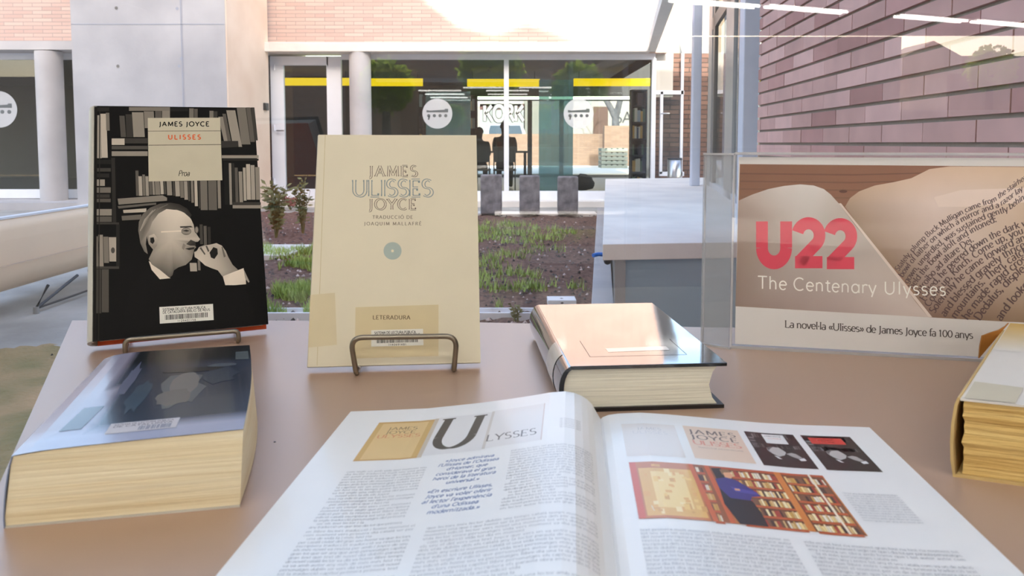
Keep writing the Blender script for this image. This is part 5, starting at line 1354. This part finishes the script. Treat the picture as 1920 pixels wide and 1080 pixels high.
p = at(1305, 0, 20); tr2 = thing('bare_tree', 'bare winter tree against the sky right of the white eave', 'tree', (p.x, 20, .0))
b = MB(); branch(b, Vector((p.x, 20, 0)), Vector((0, 0, 1)), 2.2, .12, 6, .6); b.build('trunk', M['bark'], tr2)

# ------------------------------------------------------------------ terrace, portico and right wing
ZT = .447
n0, n1, n2, n3 = onz(1130, 458, ZT), onz(1135, 338, ZT), None, None
n2 = onz(1330, 338, ZT); n3 = onz(1440, 453, ZT)
n2 = Vector((3.2, n1.y + .9, ZT)); n1 = n1 + (n1 - n0) * .06
dn = Vector((0, 0, -.084))
b = MB(); b.hexa([n0 + dn, n3 + dn, n2 + dn, n1 + dn], [n0, n3, n2, n1]); tag(b.build('slab_terrace', M['concrete_slab'], bevel=.004), kind='structure')
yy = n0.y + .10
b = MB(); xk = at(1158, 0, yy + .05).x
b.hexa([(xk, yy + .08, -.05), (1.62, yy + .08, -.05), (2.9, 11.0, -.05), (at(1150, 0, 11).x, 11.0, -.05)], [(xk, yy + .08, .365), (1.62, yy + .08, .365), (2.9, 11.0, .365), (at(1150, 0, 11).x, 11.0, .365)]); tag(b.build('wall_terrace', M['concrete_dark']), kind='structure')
w = thing('window_4', None, None, (xk, yy, 0)); w['kind'] = 'structure'
b = MB(); p, q = at(1157, 0, yy), at(1177, 0, yy); b.box(p.x, q.x, yy - .02, yy + .03, -.02, .363); b.build('frame', M['silver_frame'], w)
b = MB(); b.box(q.x, 1.5, yy, yy + .012, -.02, .363); b.build('pane', M['frost'], w)
b = MB(); p = onz(1113, 478, .33); p = at(1112, 479, n0.y + .12); b.tube([p, p + Vector((.03, .02, .004)), p + Vector((.08, .02, 0))], .011, 8); tag(b.build('hose', M['hose'], base=p), 'short end of blue hose at the terrace corner', 'hose')
b = MB(); p = at(1139, 488, n0.y + .06); b.sweep([[(p.x + .02 * math.cos(a) * math.sin(f), p.y + .02 * math.sin(a) * math.sin(f), p.z - .004 + .02 * math.cos(f)) for a in (k * .5236 for k in range(12))] for f in (.05, .6, 1.2, 1.8, 2.4, 3.09)]); tag(b.build('drip_knob', M['dark_steel'], base=p), 'small dark knob under the terrace corner', 'knob')
WX = lambda Y: 1.5 + .1744 * (Y - 4.6)
def post(x0, x1, Y, name, zt=3.2):
    p, q = at(x0, 0, Y), at(x1, 0, Y); b = MB(); b.box(p.x, q.x, Y, Y + (q.x - p.x), ZT, zt); tag(b.build(name, M['metal_post'], bevel=.008), kind='structure')
post(1397, 1428, 4.62, 'post_near'); post(1302, 1318, 8.9, 'post_far', 2.9)
w = thing('window_5', None, None, (2.0, 7.0, ZT)); w['kind'] = 'structure'
A0 = .818
def wy(x): return A0 / ((x - 960) / F - .1744)
def wing_bar(x0, x1, m, z0=ZT, z1=3.4, t=.07, off=0):
    y0, y1 = wy(x0), wy(x1); P = lambda y: Vector((A0 + .1744 * y + off, y, 0))
    p, q = P(y0), P(y1); n = Vector((1, -.1744, 0)).normalized() * t
    b = MB(); b.hexa([q + Vector((0, 0, z0)), q + n + Vector((0, 0, z0)), p + n + Vector((0, 0, z0)), p + Vector((0, 0, z0))], [q + Vector((0, 0, z1)), q + n + Vector((0, 0, z1)), p + n + Vector((0, 0, z1)), p + Vector((0, 0, z1))]); return b.build('frame_bar', m, w)
for x0, x1, m in ((1325, 1331, M['silver_frame']), (1333, 1336, M['bronze']), (1357, 1371, M['silver_frame']), (1380, 1384, M['bronze']), (1390, 1394, M['silver_frame'])): wing_bar(x0, x1, m)
wing_bar(1330, 1395, M['bronze'], 2.28, 2.42); wing_bar(1325, 1395, M['white_frame'], ZT, ZT + .06)
P = lambda y, z: (A0 + .02 + .1744 * y, y, z)
b = MB(); b.poly([P(wy(1326), ZT), P(4.9, ZT), P(4.9, 3.3), P(wy(1326), 3.3)]); b.build('pane', M['far_glass'], w)
# eave of the wing
E0, E1 = at(1214, 97, YF + .1), at(1243, 0, 7.3)
E1.z = E0.z; dE = (E1 - E0) / (E0.y - E1.y); E2 = E0 + dE * 5.2
b = MB(); ez = Vector((0, 0, .14)); ew = Vector((.13, .01, 0)); b.hexa([E2, E2 + ew, E0 + ew, E0], [p + ez for p in (E2, E2 + ew, E0 + ew, E0)]); tag(b.build('beam_eave', M['soffit']), kind='structure')
b = MB(); p, q = at(1225, 0, 12.0), at(1420, 0, 12.0); b.box(p.x, q.x + 1.2, 12.0, 12.2, .1, at(0, 100, 12).z); tag(b.build('wall_wing', M['brick_wing']), kind='structure')
b = MB(); p, q = at(1222, 101, 12.05), at(1276, -20, 12.05); b.box(p.x, q.x, 12.05, 12.2, p.z, q.z); tag(b.build('trim_wing', mat('beige_render', (176, 164, 142), .8)), kind='structure')
b = MB(); b.hexa([(A0 + .1744 * 4.95 + .1, 4.95, 2.5), (4.6, 4.95, 2.5), (5.2, 11.6, 2.5), (A0 + .1744 * 9.2 + .1, 9.2, 2.5)], [(A0 + .1744 * 4.95 + .1, 4.95, 2.62), (4.6, 4.95, 2.62), (5.2, 11.6, 2.62), (A0 + .1744 * 9.2 + .1, 9.2, 2.62)]); tag(b.build('ceiling_wing', M['bronze']), kind='structure')
d = thing('door_2', None, None, at(1260, 332, 11.8)); d['kind'] = 'structure'
b = MB()
for x0, x1, y0, y1 in ((1222, 1229, 100, 333), (1236, 1243, 172, 326), (1274, 1282, 100, 333), (1236, 1282, 322, 330), (1229, 1282, 170, 177)): frame_bar(b, x0, x1, y0, y1, 11.8, .06)
b.build('door_frame', M['white_frame'], d); b = MB(); p, q = at(1229, 182, 11.82), at(1262, 100, 11.82); b.box(p.x, q.x, 11.8, 11.84, p.z, q.z); b.build('top_panel', mat('pale_panel', (196, 192, 182), .5), d)
b = MB(); p, q = at(1240, 326, 11.8), at(1276, 175, 11.8); b.poly([(p.x, 11.8, p.z), (q.x, 11.8, p.z), (q.x, 11.8, q.z), (p.x, 11.8, q.z)]); b.build('door_pane', M['far_glass'], d)
b = MB(); p = at(1240, 213, 11.75); b.tube([p, p + Vector((0, -.05, 0)), p + Vector((.12, -.05, 0))], .012, 8); b.build('door_handle', M['bin'], d)
p, q = onz(1254, 333, ZT), onz(1281, 333, ZT); r = (q.x - p.x) / 2; cx = (p.x + q.x) / 2
t = thing('litter_bin', 'round silver metal bin on the terrace beside the white door', 'bin', (cx, p.y + r, ZT))
b = MB(); H_ = at(0, 297, p.y).z - ZT; ring = lambda rr, z: [(cx + rr * math.cos(2 * math.pi * k / 28), p.y + r + rr * math.sin(2 * math.pi * k / 28), z) for k in range(28)]
b.sweep([ring(r * .96, ZT), ring(r, ZT + H_), ring(r * .93, ZT + H_), ring(r * .9, ZT + .03)]); b.build('body', M['bin'], t); b = MB(); b.sweep([ring(r * 1.02, ZT + H_ - .02), ring(r * 1.02, ZT + H_ + .005), ring(r * .95, ZT + H_ + .005), ring(r * .95, ZT + H_ - .02)]); b.build('rim', M['dark_steel'], t)
# brick wall on the right: real bricks with raked joints
BX = lambda y: 1.0816 + .081 * y
b = MB(); wd = Vector((.081, 1, 0)).normalized(); wn_ = Vector((1, -.081, 0)).normalized(); w0 = Vector((BX(1.18), 1.18, 0)); LN = (4.34 - 1.18) / wd.y
b.obox(w0 + wn_ * .014 + Vector((0, 0, -.05)), wd * LN, wn_ * .25, (0, 0, 3.1), 1)
PER, BL_ = .0725, .305
k0 = .954 % PER
z = k0 - PER; row = 0
while z < 3.0:
    s = -(BL_ / 2 if row % 2 else 0) - .1
    while s < LN:
        a, c_ = max(s, 0), min(s + BL_ - .005, LN)
        if c_ > a + .01:
            v = rnd.uniform(-16, 14); col = (206 + v, 160 + v, 150 + v) if rnd.random() > .2 else (186 + v, 134 + v, 126 + v)
            jx = rnd.uniform(0, .002)
            b.obox(w0 + wd * a + wn_ * jx + Vector((0, 0, z + .013)), wd * (c_ - a), wn_ * .05, (0, 0, PER - .013), 0, col)
        s += BL_
    z += PER; row += 1
tag(b.build('wall_brick', [M['brick_ink'], M['mortar']]), kind='structure')

# ------------------------------------------------------------------ behind the viewer: what the window mirrors
def crown(name, label, x, y, z, r, n, m):
    t = thing(name, label, 'tree', (x, y, 0))
    b = MB(); b.tube([(x, y, 0), (x, y, z)], [.16, .08], 8); b.build('trunk', M['bark'], t); b = MB()
    for _ in range(n):
        v = Vector((rnd.gauss(0, 1), rnd.gauss(0, 1), rnd.gauss(0, 1))).normalized() * r * rnd.uniform(.55, 1) ** .7; c_ = Vector((x, y, z)) + v
        d = Vector((rnd.gauss(0, 1), rnd.gauss(0, 1), rnd.gauss(0, 1))).normalized(); s_ = d.orthogonal(); l = rnd.uniform(.05, .11)
        b.poly([c_, c_ + d * l + s_ * l * .6, c_ + d * l * 2, c_ + d * l - s_ * l * .6])
    b.build('foliage', m, t)
crown('leafy_tree', 'round green tree mirrored in the glass above the readers', -.55, -17, 2.9, .8, 2600, M['leaf_lit'])
crown('leafy_tree', 'small green tree mirrored in the glass over the round column', -3.4, -18, 2.5, .7, 1800, M['leaf_lit'])
crown('leafy_tree', 'olive tree mirrored in the glass over the right slate block', 1.8, -18, 2.4, .7, 1800, M['leaf_lit'])
b = MB(); b.box(-30, 30, -60, -10.2, -.1, -.02); tag(b.build('ground_back', mat('asphalt', (96, 94, 92), .9)), kind='structure')
b = MB(); b.box(11.8, 12.9, -21.2, -20, 0, 3.0); b.box(11.5, 13.2, -21.4, -19.8, 3.0, 3.5)
b.sweep([[(11.5, y, 3.5), (13.2, y, 3.5), (12.35, y, 3.95)] for y in (-21.4, -19.8)], smooth=False); tag(b.build('wall_tower', M['tower']), kind='structure')
b = MB(); b.box(13.6, 26, -25, -24, 0, 4.0); b.box(13.2, 26, -23.2, -23, 0, 1.9); tag(b.build('wall_garden', M['house']), kind='structure')
crown('garden_tree', 'small sunlit tree mirrored in the glass over the brick wall', 15.2, -21.6, 3.3, .7, 900, M['leaf_lit'])
b = MB(); b.sweep([[(x, y, z) for x, z in ((-24, 0), (6.5, 0), (6.5, 6.3), (2.2, 7.4), (-2, 6.4), (-11, 7.0), (-24, 6.6))] for y in (-30, -26)], smooth=False); tag(b.build('wall_house', M['house']), kind='structure')
